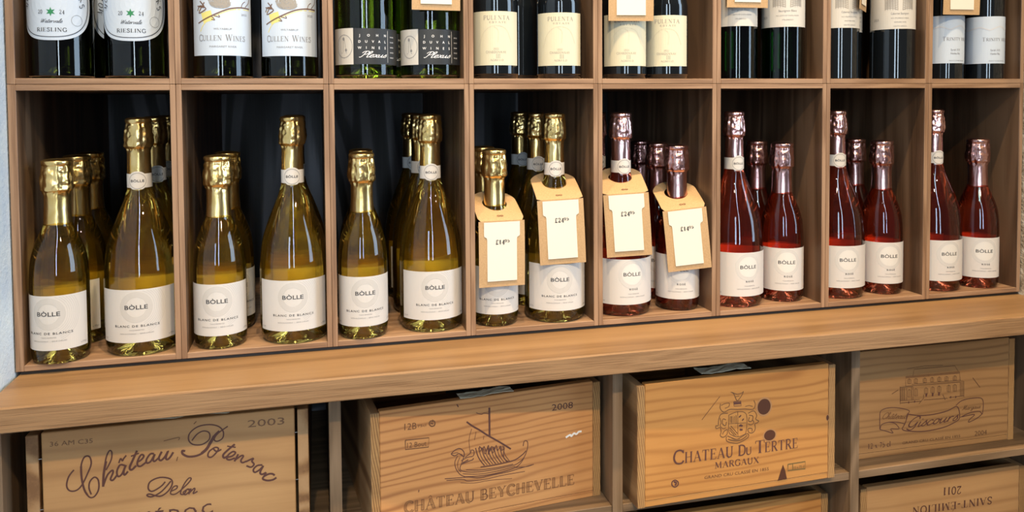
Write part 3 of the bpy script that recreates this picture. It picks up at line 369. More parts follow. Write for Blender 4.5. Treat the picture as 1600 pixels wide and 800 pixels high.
def crate(n, label, x0, y0, z, rz, W, H, mat, tside=0.06, gap=0.0, base=0.045, D=2.35, side='pine_end', lets=True):
    t = thing('wine_crate', label, 'crate', P3(x0, y0, z), rz, 'wooden wine crates under the counter')
    W, H, ts, g, bt, D = W * U, H * U, tside * U, gap * U, base * U, D * U
    sd = 0.0015
    for xa, xb in ((0, ts), (W - ts, W)):
        box('side_panel', (xa, 0, 0), (xb, D, H - 0.002), 'pine_side', t, 0.0008)
        box('end_grain', (xa + .0002, -0.0006, 0.0003), (xb - .0002, 0.0004, H - 0.0023), side, t, 0.0003)
    box('base_board', (ts + g, 0.0004, 0), (W - ts - g, D, bt), mat, t, 0.0008)
    fp = box('front_panel', (ts + g, -0.0004, bt + 0.0004), (W - ts - g, 0.011, H), mat, t, 0.001)
    box('back_panel', (ts, D - 0.011, bt), (W - ts, D, H - .004), mat, t, 0)
    F = lambda x, y: (x, -0.00065, y)
    groups = {}
    if lets:
        for col, w_, pts in BAKE['strokes'].get(str(n), []):
            P = [(pts[i] / 1000, pts[i + 1] / 1000) for i in range(0, len(pts), 2)]
            groups.setdefault(col, ([], []))[0].append(strip(P, w_ / 1000 * (1.2 if n == 1 else 1.3 if n == 2 else 1.1), 4, len(P) > 2 and not (col == 'g' and n == 4) and not (len(P) == 5 and P[0] == P[4])))
        for f, s, xa, ya, xb, yb, cap, col in BAKE['texts'].get(str(n), []):
            L = math.hypot(xb - xa, yb - ya) / 1000; a = math.atan2(yb - ya, xb - xa)
            sheet('lettering', xf(FONTS[f](s, cap / 1000, L), 1, 1, (xa + xb) / 2000, (ya + yb) / 2000, 0, a), 'brand_' + col, fp, lambda x, y: (x, -0.0007, y))
    for col, (st, tx) in groups.items():
        if st: sheet('branded_drawing', join(st), 'brand_' + col, fp, F)
    for k in range(3):
        for xs in (0.5 * g + ts, W - ts - .5 * g):
            if g: box('nail', (xs - g * .5, -0.0004, H * (.12 + .35 * k)), (xs + g * .5, 0.0003, H * (.12 + .35 * k) + 0.0006), 'nail_steel', t, 0)
    return t, fp
crate(1, 'pale wooden wine crate with curling script lettering and 2003 stamp', .137, -.3, -3.04, 0, 1.69, .915, 'pine_pale', .07, .018, side='pine_side')
crate(2, 'reddish wooden wine crate with a dragon-headed sailing ship and 2008 stamp', 2.231, -.402, -3.04, math.radians(6.1), 1.71, .872, 'pine_red')
t3, fp = crate(3, 'orange wooden wine crate with crest and large dark knots, sticking out', 4.118, -.480, -3.04, math.radians(1.8), 1.675, .905, 'pine_orange')
for x, z, rx, rz in ((203.2, 123.3, 11.0, 11.8), (213.1, 79.4, 9.6, 7.9), (313.3, 93.9, 2.2, 4.2)):
    sheet('knot', xf(disc(1.0, 20), rx / 1000, rz / 1000, x / 1000, z / 1000), 'knot_brown', fp, lambda a, b: (a, -0.00062, b))
    sheet('knot', xf(ring(1.0, 1.22, n=24), rx / 1000, rz / 1000, x / 1000, z / 1000), 'knot_halo', fp, lambda a, b: (a, -0.0006, b))
sheet('knot', ([(.227, .009), (.243, .0095), (.240, .022), (.236, .032), (.231, .020)], [(0, 1, 2, 3, 4)]), 'knot_brown', fp, lambda a, b: (a, -0.00062, b))
crate(4, 'brown wooden wine crate showing a mansion above a ribbon banner', 6.043, -.226, -3.04, 0, 1.675, .895, 'pine_brown')
crate(5, 'pale wooden wine crate standing upside down with inverted 2011', 6.225, -.18, -4.205, 0, 1.675, .9, 'pine_pale')
crate(6, 'lowest orange wooden crate peeking out below the crested crate', 4.25, -.17, -4.205, 0, 1.675, .905, 'pine_orange', lets=False)
def scrap(label, x, y, z, w_, d, rz):
    V, F = rect(-w_ / 2, -d / 2, w_ / 2, d / 2, 10, 5); rr = random.Random(int(x * 100))
    me = bpy.data.meshes.new('packing_paper'); me.from_pydata([(a * U, b * U, (rr.uniform(0, .007) + .006 * math.sin(a * 17)) * U) for a, b in V], [], F)
    o = finish('packing_paper', me, 'label_cream'); o.location = P3(x, y, z); o.rotation_euler = (0, 0, rz); s = o.modifiers.new('thickness', 'SOLIDIFY'); s.thickness = 0.0006
    tag(o, label, 'paper')
scrap('crumpled white paper poking out of the crested orange crate', 4.86, -.36, -2.118, .42, .12, .03)
scrap('crumpled white paper on top of the script-lettered crate', 1.05, -.22, -2.120, .55, .1, 0)
scrap('torn white paper on top of the ship crate', 3.05, -.25, -2.165, .4, .1, .1)

# ------------------------------------------------------------------ bottles
def dup(root):
    r = root.copy(); COL.objects.link(r)
    for ch in list(root.children):
        c_ = ch.copy(); COL.objects.link(c_); c_.parent = r
        for g in ch.children:
            d = g.copy(); COL.objects.link(d); d.parent = c_
            for h in g.children:
                e = h.copy(); COL.objects.link(e); e.parent = d
    return r
def crinkle(z0, z1, amp, seed):
    """crumpled foil over the wire cage: a coarse grid of random folds, creased between them"""
    rr = random.Random(seed); NA, NZ = 20, 9
    g = [[rr.uniform(-1, 1) for _ in range(NA)] for _ in range(NZ + 2)]; g2 = [[rr.uniform(-1, 1) for _ in range(34)] for _ in range(20)]
    fold = [rr.uniform(-1, 1) for _ in range(28)]
    def grid(G, na, u, v):
        i, j = int(u) % na, int(v); fu, fv = u - int(u), v - int(v); k = (i + 1) % na
        return (G[j][i] * (1 - fu) + G[j][k] * fu) * (1 - fv) + (G[j + 1][i] * (1 - fu) + G[j + 1][k] * fu) * fv
    def f(r, z, a):
        zz = z / U; t = a / (2 * PI)
        if zz < z0 - .10: return r + 0.00012 * math.sin(3 * a + z * 90)
        q = (zz - z0 + .02) / (z1 - z0 + .05); e = max(0.0, min(1, (zz - z0 + .02) / .025)) * (0.35 if zz > z1 else 1.0)
        u = (t * 28) % 28; i = int(u); fl = fold[i] * (1 - u + i) + fold[(i + 1) % 28] * (u - i)
        if q < 0:                                                  # pleats running down on to the neck
            return r + amp * U * .35 * max(0, (zz - z0 + .10) / .08) * fl
        s = grid(g, NA, (t * NA + q * 1.5) % NA, min(q, .999) * NZ) * .8 + grid(g2, 34, (t * 34) % 34, min(q, .999) * 18) * .45 + fl * .8
        return r + amp * U * e * s
    return f
BODY = {
 'large': [(0, .10), (.05, .095), (.11, .05), (.15, .012), (.175, .001), (.19, .0), (.212, .006), (.229, .03), (.236, .075), (.238, .15), (.238, .46), (.236, .54), (.229, .625), (.214, .725), (.182, .83), (.141, .938), (.107, 1.02), (.086, 1.09), (.078, 1.14), (.073, 1.25), (.07, 1.4), (.07, 1.54), (0, 1.545)],
 'small': [(0, .085), (.04, .08), (.085, .04), (.115, .01), (.135, .001), (.145, .0), (.16, .006), (.171, .026), (.176, .07), (.177, .13), (.177, .48), (.176, .55), (.172, .62), (.163, .69), (.141, .769), (.108, .848), (.087, .90), (.080, .95), (.075, 1.03), (.072, 1.15), (.072, 1.28), (0, 1.285)]}
FOIL = {
 'large': [(.0775, 1.15), (.0775, 1.23), (.0755, 1.30), (.0755, 1.375), (.080, 1.390), (.0895, 1.400), (.0935, 1.425), (.0935, 1.455), (.0895, 1.50), (.0835, 1.54), (.0795, 1.558), (.0835, 1.567), (.085, 1.58), (.080, 1.592), (.06, 1.599), (.03, 1.601), (0.001, 1.602)],
 'small': [(.0855, .898), (.082, .95), (.079, 1.02), (.0795, 1.10), (.085, 1.118), (.0935, 1.128), (.097, 1.155), (.096, 1.19), (.0915, 1.24), (.086, 1.272), (.0835, 1.287), (.089, 1.297), (.091, 1.311), (.087, 1.323), (.06, 1.332), (.03, 1.335), (0.001, 1.336)]}
def wrap(r): return lambda x, y: (r * math.sin(x / r), -r * math.cos(x / r), y)
def sparkling(size, wine):
    t = thing('sparkling_wine_bottle', '', 'bottle'); sc_ = [(r * U, z * U) for r, z in smooth_prof(BODY[size], 4)]
    sc_ = [(max(r, 0.0001), z) for r, z in sc_]
    lathe('body', sc_, 'glass_' + wine, t, 96)
    fo = [(max(r, 0.0005) * U, z * U) for r, z in smooth_prof(FOIL[size], 7)]
    z0, z1 = (1.375, 1.56) if size == 'large' else (1.10, 1.29)
    lathe('foil', fo, 'foil_' + wine, t, 112, crinkle(z0, z1, .0058, 3 if size == 'large' else 8))
    r = (.238 if size == 'large' else .177) * U; ha = math.radians(66 if size == 'large' else 83) * r
    zb, zt = .098 * U, .455 * U
    lb = sheet('label', rect(-ha, zb, ha, zt, 40, 1), 'label_white', t, wrap(r + .0003))
    zc = zt - .118 * U; W = wrap(r + .0005); W2 = wrap(r + .00042)
    if wine == 'gold':
        sheet('ring_print', join([ring(.066 * U, .104 * U, cy=zc)]), 'print_ring', lb, W2)
        sheet('ring_print', join([ring((q - .0012) * U, (q + .0012) * U, -1.15, math.asin(min(.999, .108 / q)), 30, cy=zc) for q in (.116, .128, .140, .152, .164, .176, .188)]), 'print_faint', lb, W2)
    else:
        sheet('ring_print', join([ring(.085 * U, .112 * U, cy=zc)]), 'print_faint', lb, W2)
        sheet('ring_print', disc(.084 * U, cy=zc), 'print_disc', lb, W2)
    tw = [xf(sans('BÒLLE', .0288 * U, .145 * U, True), 1, 1, 0, zc - .014 * U)]
    if wine == 'gold':
        tw.append(xf(sans('BLANC DE BLANCS', .0150 * U, .290 * U, True, 1.25), 1, 1, 0, zt - .252 * U)); o2 = 0
    else: tw.append(xf(sans('ROSÉ', .0140 * U, .070 * U, True, 1.3), 1, 1, .01 * U, zt - .243 * U)); o2 = .01 * U
    for q in tw: sheet('lettering', q, 'print_black', lb, W)
    sm = [xf(sans('TWICE FERMENTED', .0075 * U, .095 * U), 1, 1, o2, zt - .276 * U), xf(sans('NON-ALCOHOLIC  |  SERVE CHILLED', .0085 * U, .215 * U), 1, 1, o2, zt - .300 * U),
          xf(sans('e 750ml' if size == 'large' else 'e 375ml', .012 * U, .045 * U), 1, 1, ha - .036 * U, zb + .02 * U), xf(sans('ALC 0.0%', .010 * U, .04 * U), 1, 1, -ha + .03 * U, zb + .02 * U)]
    for q in sm: sheet('lettering', q, 'print_grey', lb, W)
    hb = math.radians(58) * r
    sheet('back_label', rect(-hb, zb, hb, zt - .004 * U, 24, 1), 'label_white', t, lambda x, y: (-(r + .0003) * math.sin(x / r), (r + .0003) * math.cos(x / r), y))
    if size == 'large':
        rn = .0785 * U; cz = 1.168 * U
        nb = sheet('neck_label', join([rect(-.16 * U, 1.12 * U, .235 * U, 1.216 * U, 34, 1)]), 'label_white', t, lambda x, y: ((rn + .0003) * math.sin(x / rn), -(rn + .0003) * math.cos(x / rn), y))
        Wn = lambda x, y: ((rn + .0006) * math.sin(x / rn), -(rn + .0006) * math.cos(x / rn), y)
        sheet('medallion', disc(.066 * U, cy=cz), 'label_white', nb, Wn)
        Wm = lambda x, y: ((rn + .0008) * math.sin(x / rn), -(rn + .0008) * math.cos(x / rn), y)
        sheet('ring_print', ring(.0520 * U, .0545 * U, cy=cz), 'print_grey', nb, Wm)
        sheet('lettering', xf(sans('BÒLLE', .017 * U, .085 * U, True), 1, 1, 0, cz - .008 * U), 'print_black', nb, Wm)
    return t
PROTO = {}
def place(t, X, Y, Z, phi, label, group):
    t.location = P3(X, Y, Z); dx, dy = 1.9085 - X, -5.6546 - Y
    t.rotation_euler = (0, 0, math.atan2(dx, -dy) + math.radians(phi)); t['label'] = label; t['group'] = group
def bottle(kind, maker, X, Y, Z, phi, label, group):
    if kind in PROTO: t = dup(PROTO[kind])
    else: t = PROTO[kind] = maker()
    place(t, X, Y, Z, phi, label, group); return t
ZF = -1.7835
GG, GR = 'gold-foiled sparkling wine bottles', 'pink-foiled sparkling rose bottles'
def sp(size, wine, X, Y, phi, label):
    return bottle(size + wine, lambda: sparkling(size, wine), X, Y, ZF, phi, label, GG if wine == 'gold' else GR)
for a in [
 ('large', 'gold', .718, .225, -10, 'large gold-foiled sparkling bottle at the front of the far left cubby'),
 ('small', 'gold', .231, .124, -24, 'small gold-foiled sparkling bottle at the front beside the blue wall'),
 ('small', 'gold', .243, .54, -40, 'second of three small gold-foiled bottles queued beside the blue wall'),
 ('small', 'gold', .239, .92, 10, 'rearmost of three small gold-foiled bottles queued beside the blue wall'),
 ('large', 'gold', .725, .725, 12, 'large gold-foiled bottle second in line in the far left cubby'),
 ('large', 'gold', .728, 1.22, 8, 'large gold-foiled bottle rearmost in the far left cubby, edged by the upright'),
 ('small', 'gold', 1.235, .178, -8, 'small gold-foiled sparkling bottle front left in the second lower cubby'),
 ('small', 'gold', 1.258, .60, 20, 'small gold-foiled bottle behind the small one in the second lower cubby'),
 ('large', 'gold', 1.739, .22, -3, 'large gold-foiled sparkling bottle front right in the second lower cubby'),
 ('large', 'gold', 1.740, .72, 0, 'large gold-foiled bottle mostly hidden behind the large one in the second lower cubby'),
 ('small', 'gold', 2.226, .141, 5, 'small gold-foiled sparkling bottle front left in the third lower cubby'),
 ('small', 'gold', 2.245, .56, 5, 'small gold-foiled bottle right behind the small one in the third lower cubby'),
 ('large', 'gold', 2.741, .237, 7, 'large gold-foiled sparkling bottle front right in the third lower cubby'),
 ('large', 'gold', 2.736, .73, 20, 'large gold-foiled bottle second in line in the third lower cubby'),
 ('large', 'gold', 2.720, 1.24, 15, 'large gold-foiled bottle last in line in the third lower cubby'),
 ('small', 'gold', 3.230, .198, 6, 'small gold-foiled sparkling bottle wearing the left-hand £14.95 tag'),
 ('small', 'gold', 3.230, .60, 0, 'small gold-foiled bottle behind the gold one with a £14.95 tag'),
 ('large', 'gold', 3.721, .228, 10, 'large gold-foiled sparkling bottle wearing a £24.95 tag'),
 ('large', 'gold', 3.716, .73, 14, 'large gold-foiled bottle second in line behind the gold £24.95 one'),
 ('large', 'gold', 3.716, 1.28, 22, 'large gold-foiled bottle last in line behind the gold £24.95 one'),
 ('large', 'rose', 4.290, .254, 22, 'large pink-foiled rose bottle wearing a £24.95 tag'),
 ('large', 'rose', 4.266, .76, 22, 'large pink-foiled bottle behind the pink £24.95 one, edged by the upright'),
 ('small', 'rose', 4.775, .235, 8, 'small pink-foiled rose bottle wearing a £14.95 tag'),
 ('small', 'rose', 4.775, .62, 8, 'small pink-foiled bottle second in line behind the pink £14.95 one'),
 ('small', 'rose', 4.793, 1.02, 8, 'small pink-foiled bottle last in line behind the pink £14.95 one'),
 ('large', 'rose', 5.298, .245, 30, 'large untagged rose bottle in the cubby right of the pink tagged pair'),
 ('small', 'rose', 5.755, .25, 15, 'small rose bottle in front in the third lower cubby from the right'),
 ('small', 'rose', 5.738, .62, 15, 'small rose bottle peeking between the pair in the third lower cubby from the right'),
 ('large', 'rose', 6.293, .262, 26, 'large rose bottle in the second lower cubby from the right'),
 ('small', 'rose', 6.739, .239, 24, 'small rose bottle in front in the second lower cubby from the right'),
 ('small', 'rose', 6.758, .62, 10, 'small rose bottle behind the pair in the second lower cubby from the right'),
 ('large', 'rose', 7.288, .25, 36, 'large rose bottle in the last lower cubby, label cut by the upright'),
 ('small', 'rose', 7.719, .195, 22, 'small rose bottle nearest the stone wall')]: sp(*a)

# ---- still wines of the upper row
def still(r, wine, neck, seed=0, shoulder=.60):
    t = thing('wine_bottle', '', 'bottle')
    pr = [(0, .09), (.05, .085), (.5 * r, .03), (.72 * r, .004), (.82 * r, 0), (.93 * r, .008), (.99 * r, .035), (r, .08), (r, shoulder)]
    pr += [(.97 * r, shoulder + .09), (.80 * r, shoulder + .22), (.52 * r, shoulder + .36), (.092, shoulder + .47), (.078, shoulder + .56)] if neck == 'burgundy' else [(.985 * r, shoulder + .04), (.85 * r, shoulder + .11), (.6 * r, shoulder + .17), (.09, shoulder + .24), (.078, shoulder + .32)]
    pr += [(.074, 1.40), (.074, 1.51), (0, 1.515)]
    lathe('body', [(max(a, .0005) * U, z * U) for a, z in smooth_prof(pr, 4)], wine, t, 72)
    lathe('capsule', [(.0765 * U, 1.22 * U), (.0765 * U, 1.47 * U), (.082 * U, 1.48 * U), (.082 * U, 1.52 * U), (.0001, 1.522 * U)], 'capsule_dark', t, 40)
    return t
def riesling():
    r = .196; t = still(r, 'glass_olive', 'burgundy', shoulder=.80); R = r * U; cz = .50 * U
    el = join([([(0, cz)] + [(math.copysign(abs(math.cos(a)) ** .8, math.cos(a)) * .262 * U, cz + math.copysign(abs(math.sin(a)) ** .85, math.sin(a)) * .252 * U) for a in [2 * PI * k / 144 for k in range(144)]], [])])
    # subdivide radially so that the patch follows the glass
    V, F = [], []
    for j in range(9):
        for k in range(144): x, y = el[0][k + 1]; V.append((x * (j + .01) / 8.01, cz + (y - cz) * (j + .01) / 8.01))
        if j: F += [((j - 1) * 144 + k, (j - 1) * 144 + (k + 1) % 144, j * 144 + (k + 1) % 144, j * 144 + k) for k in range(144)]
    lb = sheet('label', (V, F), 'label_cool', t, wrap(R + .0003)); W = wrap(R + .0005)
    sh = [([(x * .93, cz + (y - cz) * .92) for x, y in el[0][1:]] + [(x * .912, cz + (y - cz) * .902) for x, y in el[0][1:]], [(k, (k + 1) % 144, 144 + (k + 1) % 144, 144 + k) for k in range(144)])]
    s = 'MOUNT HORROCKS'
    for i, ch in enumerate(s):
        if ch == ' ': continue
        a = PI * (1.03 - 1.06 * i / (len(s) - 1)); sh.append(xf(serif(ch, .036 * U), 1, 1, .178 * U * math.cos(a), .485 * U + .17 * U * math.sin(a), 0, (a - PI / 2) * .62))
    sh += [xf(serif('20', .024 * U), 1, 1, -.065 * U, .42 * U), xf(serif('24', .024 * U), 1, 1, .065 * U, .42 * U), xf(serif('RIESLING', .024 * U, .18 * U), 1, 1, 0, .305 * U), xf(script('Watervale', .026 * U, .13 * U), 1, 1, 0, .362 * U), ring(.0345 * U, .036 * U, cx=.155 * U, cy=.38 * U)]
    sheet('lettering', join(sh), 'print_black', lb, W)
    st = ([(0, .432 * U)] + [((.03 if k % 2 else .013) * U * math.cos(PI * k / 6), .432 * U + (.03 if k % 2 else .013) * U * math.sin(PI * k / 6)) for k in range(12)], [(0, k + 1, (k + 1) % 12 + 1) for k in range(12)])
    sheet('star_print', st, 'print_green', lb, W); return t
def nest():
    r = .198; t = still(r, 'glass_olive', 'burgundy', shoulder=.80); R = r * U
    lb = sheet('label', rect(-1.22 * R, .157 * U, 1.22 * R, .86 * U, 30, 1), 'label_cool', t, wrap(R + .0003)); W = wrap(R + .0005)
    zz = lambda y: (.155 + (88 - y / 4) * .00436) * U; xx = lambda x: (x - 1391) / 4 / 228 * 1.1 * U
    sh = [xf(serif('C', .042 * U), 1, 1, xx(1262), zz(259)), xf(serif('ULLEN', .034 * U), 1, 1, xx(1330), zz(257)), xf(serif('W', .042 * U), 1, 1, xx(1424), zz(258)), xf(serif('INES', .034 * U), 1, 1, xx(1485), zz(258)),
          xf(sans('WILYABRUP', .013 * U, .12 * U), 1, 1, 0, zz(190)), xf(sans('MARGARET RIVER', .013 * U, .18 * U), 1, 1, 0, zz(300)), xf(sans('2022', .014 * U, .05 * U), 1, 1, xx(1520), zz(96))]
    [sheet('lettering', q, 'print_grey', lb, W) for q in sh]
    P = lambda s: [(xx(float(a.split(',')[0])), zz(float(a.split(',')[1]))) for a in s.split()]
    br = [strip(P('1245,148 1290,125 1340,100 1400,70 1440,55 1500,46 1568,48'), .009 * U), strip(P('1330,105 1350,130 1330,125'), .005 * U), strip(P('1345,102 1375,112 1370,98'), .005 * U), strip(P('1500,46 1510,20 1530,5'), .005 * U), strip(P('1530,40 1560,10 1568,-20'), .005 * U),
          strip(P('1240,70 1260,40 1300,60 1250,85 1290,20'), .008 * U), strip(P('1240,40 1290,50 1260,10'), .008 * U)]
    sheet('branch_print', join(br), 'print_brown', lb, W)
    rr = random.Random(4); ns = []
    for k in range(54):
        cx_, cy_ = 1378 + rr.uniform(-14, 14), 5 + rr.uniform(-10, 8); a0 = rr.uniform(0, 6.28); kr = .15 + .85 * (k % 9) / 8; ns.append(strip([(xx(cx_ + 52 * kr * math.cos(a0 + q)), zz(cy_ + 42 * kr * math.sin(a0 + q))) for q in (0, .5, 1, 1.5, 2.0)], .006 * U))
    sheet('nest_print', join(ns), 'print_taupe', lb, wrap(R + .0006))
    ye = [strip(P('1275,118 1300,110 1335,100'), .07 * U), strip(P('1262,85 1285,60'), .05 * U), strip(P('1260,200 1290,150 1370,95 1460,60 1565,58'), .006 * U)]
    sheet('leaf_print', join(ye), 'print_yellow', lb, wrap(R + .0004)); return t
def charcoal():
    r = .223; t = still(r, 'glass_green', 'burgundy', shoulder=.66); R = r * U
    lb = sheet('label', rect(-.41 * R, .103 * U, 1.5 * R, .358 * U, 24, 1), 'label_charcoal', t, wrap(R + .0003)); W = wrap(R + .0005)
    wl = sheet('label_flap', rect(-1.5 * R, .102 * U, -.41 * R, .360 * U, 14, 1), 'label_ivory', t, wrap(R + .0003))
    sheet('drawing_print', join([ring(.98, 1.02, n=40)]) if False else join([xf(ring(.96, 1.0, n=40), .072 * U, .083 * U, -.76 * R, .232 * U), strip([(-.8 * R, .19 * U), (-.77 * R, .30 * U), (-.68 * R, .20 * U)], .0022 * U, 4), strip([(-.88 * R, .185 * U), (-.64 * R, .185 * U)], .002 * U), ring(.004 * U, .010 * U, cx=-.78 * R, cy=.285 * U), ring(.004 * U, .009 * U, cx=-.68 * R, cy=.205 * U)]), 'print_grey', wl, W)
    sh = []
    for row, (s, z) in enumerate((('JOHN', .299), ('DUVAL', .255), ('WINES', .211))):
        for i, ch in enumerate(s): sh.append(xf(sans(ch, .0185 * U, None, True), 1, 1, (-.045 + .19 * i / (len(s) - 1)) * U, z * U))
    sh.append(xf(script('Plexus', .042 * U, .2 * U), 1, 1, .05 * U, .152 * U)); sh.append(rect(.168 * U, .115 * U, .170 * U, .345 * U))
    for k in range(5): sh.append(xf(sans('RHONE', .010 * U, .04 * U), 1, 1, .215 * U, (.295 - .037 * k) * U))
    sheet('lettering', join(sh), 'print_white', lb, W); return t
def chardonnay():
    r = .176; t = still(r, 'glass_black', 'burgundy', shoulder=.52); R = r * U
    lb = sheet('label', rect(-1.17 * R, .10 * U, 1.17 * R, .50 * U, 24, 1), 'label_cream', t, wrap(R + .0003)); W = wrap(R + .0005)
    sh = [xf(serif('PULENTA', .030 * U, .20 * U), 1, 1, .01 * U, .438 * U), xf(serif('ESTATE', .013 * U, .13 * U), 1, 1, .02 * U, .412 * U), xf(serif('CHARDONNAY', .016 * U, .155 * U), 1, 1, .005 * U, .190 * U), xf(serif('2022', .013 * U, .04 * U), 1, 1, .005 * U, .216 * U), xf(serif('AGRELO', .013 * U, .10 * U), 1, 1, .01 * U, .132 * U), rect(-.05 * U, .124 * U, .07 * U, .1255 * U), xf(serif('III', .03 * U, .03 * U), 1, 1, .02 * U, .153 * U)]
    [sheet('lettering', q, 'print_taupe', lb, W) for q in sh]
    sheet('emblem_print', join([strip([(-.01 * U, .385 * U), (.018 * U, .365 * U), (.024 * U, .33 * U), (.018 * U, .27 * U)], .004 * U), strip([(-.13 * U, .24 * U), (-.10 * U, .33 * U), (-.04 * U, .385 * U), (.03 * U, .392 * U), (.09 * U, .36 * U), (.13 * U, .27 * U)], .003 * U)]), 'print_sand', lb, W); return t
def engraved(r, wine, grape, lines, half, cx):
    def f():
        t = still(r, wine, 'bordeaux', shoulder=1.0); R = r * U
        lb = sheet('label', rect(-half * R, .425 * U, half * R, .93 * U, 28, 1), 'label_ivory', t, wrap(R + .0003)); W = wrap(R + .0005)
        z = .548; sh = [xf(serif_low(grape, .018 * U, .15 * U), 1, 1, cx * R, z * U)]
        for k, (s, wd) in enumerate(lines): sh.append(xf(sans(s, .010 * U, wd * U), 1, 1, cx * R, (z - .036 - .034 * k) * U))
        sh.append(xf(serif('2021', .018 * U, .05 * U), 1, 1, cx * R - .2 * U, .498 * U))
        [sheet('lettering', q, 'print_grey', lb, W) for q in sh]
        rr = random.Random(9); en = []
        for s_ in (-1, 1):
            for k in range(13): en.append(strip([(cx * R + s_ * (.018 + .105 * q) * U, (.585 + .012 * k + .02 * math.sin(q * 2.6 + k * .2) * (1 - q * .3)) * U) for q in (0, .2, .4, .6, .8, 1)], .0045 * U))
            for q in range(6): en.append(strip([(cx * R + s_ * (.02 + .02 * q) * U, .585 * U), (cx * R + s_ * (.024 + .02 * q) * U, .74 * U)], .003 * U))
        sheet('engraving_print', join(en), 'print_taupe', lb, W); return t
    return f
def serif_low(s, cap, width): return sans(s, cap, width)
def mountain():
    r = .160; t = still(r, 'glass_black', 'bordeaux', shoulder=1.0); R = r * U
    lb = sheet('label', rect(-2.3 * R, .137 * U, 1.5 * R, .55 * U, 40, 1), 'label_cool', t, wrap(R + .0003)); W = wrap(R + .0005)
    sh = [xf(serif('T', .034 * U), 1, 1, -.115 * U, .332 * U), xf(serif('RINITY HILL', .026 * U, .21 * U), 1, 1, .01 * U, .334 * U), xf(sans('Syrah XXI', .018 * U, .085 * U), 1, 1, -.02 * U, .245 * U), xf(sans('Hawkes Bay', .018 * U, .085 * U), 1, 1, -.02 * U, .214 * U), xf(sans('PRODUCT OF NEW ZEALAND', .009 * U, .15 * U), 1, 1, 0, .155 * U)]
    [sheet('lettering', q, 'print_grey', lb, W) for q in sh]
    ln = [(-.36, .435), (-.30, .445), (-.26, .43), (-.20, .445), (-.15, .455), (-.11, .445), (-.07, .43), (-.03, .445), (.02, .462), (.06, .45), (.10, .435), (.16, .46), (.22, .475)]
    sheet('mountain_print', strip([(x * U, z * U) for x, z in ln], .012 * U), 'print_mist', lb, W); return t
ZU = .0793
SV = engraved(.176, 'glass_emerald', 'Sauvignon Blanc', (('W.O. SOUTH OF COASTAL REGION', .19), ('STELLENBOSCH', .09)), 1.35, .15)
CB = engraved(.181, 'glass_black', 'Cabernet Sauvignon', (('W.O. STELLENBOSCH SINGLE', .15), ('VINEYARD WINE', .10), ('SOUTH AFRICA', .11)), 1.45, .1)
GU = 'still wine bottles of the upper row'
for kind, mk, X, Y, phi, label in [
 ('riesling', riesling, .258, .216, -17, 'oval-labelled riesling bottle nearest the blue wall'), ('riesling', riesling, .721, .216, -9, 'oval-labelled riesling bottle next to the first upright'),
 ('riesling', riesling, .50, .60, 30, 'riesling bottle standing behind and between the front oval-labelled pair'),
 ('nest', nest, 1.283, .219, 0, 'white wine bottle with nest drawing, left of its pair'), ('nest', nest, 1.736, .217, 0, 'white wine bottle with nest drawing, right of its pair'),
 ('charcoal', charcoal, 2.277, .245, 0, 'green bottle with charcoal and white label, untagged'), ('charcoal', charcoal, 2.756, .243, 0, 'green bottle with charcoal and white label under a kraft tag'),
 ('charcoal', charcoal, 2.50, .68, -20, 'dark bottle behind and between the charcoal-labelled pair'),
 ('chardonnay', chardonnay, 3.248, .20, 0, 'cream-labelled chardonnay bottle beside the third upright'), ('chardonnay', chardonnay, 3.757, .20, 0, 'cream-labelled chardonnay bottle right in the fourth upper cubby'),
 ('chardonnay', chardonnay, 3.50, .54, 200, 'dark bottle turned away behind the chardonnay pair in the fourth upper cubby'),
 ('chardonnay', chardonnay, 4.300, .20, 4, 'cream-labelled chardonnay bottle wearing a kraft tag'), ('chardonnay', chardonnay, 4.665, .215, 0, 'cream-labelled chardonnay bottle touching the tagged one'),
 ('sauvignon', SV, 5.283, .21, 6, 'dark green sauvignon bottle with its white label mostly under a kraft tag'), ('sauvignon', SV, 5.720, .20, 5, 'dark green sauvignon bottle with its full white label uncovered'),
 ('cabernet', CB, 6.242, .205, 30, 'black cabernet bottle cut by the upright on its left'), ('cabernet', CB, 6.799, .20, 14, 'black cabernet bottle standing clear in its cubby'),
 ('cabernet', CB, 6.54, .55, 40, 'black cabernet bottle half hidden behind its pair'),
 ('mountain', mountain, 7.327, .19, 42, 'red wine bottle with mountain-line label under a kraft tag'), ('mountain', mountain, 7.757, .185, 40, 'red wine bottle with mountain-line label next to the stone wall')]:
    bottle(kind, mk, X, Y, ZU, phi, label, GU)

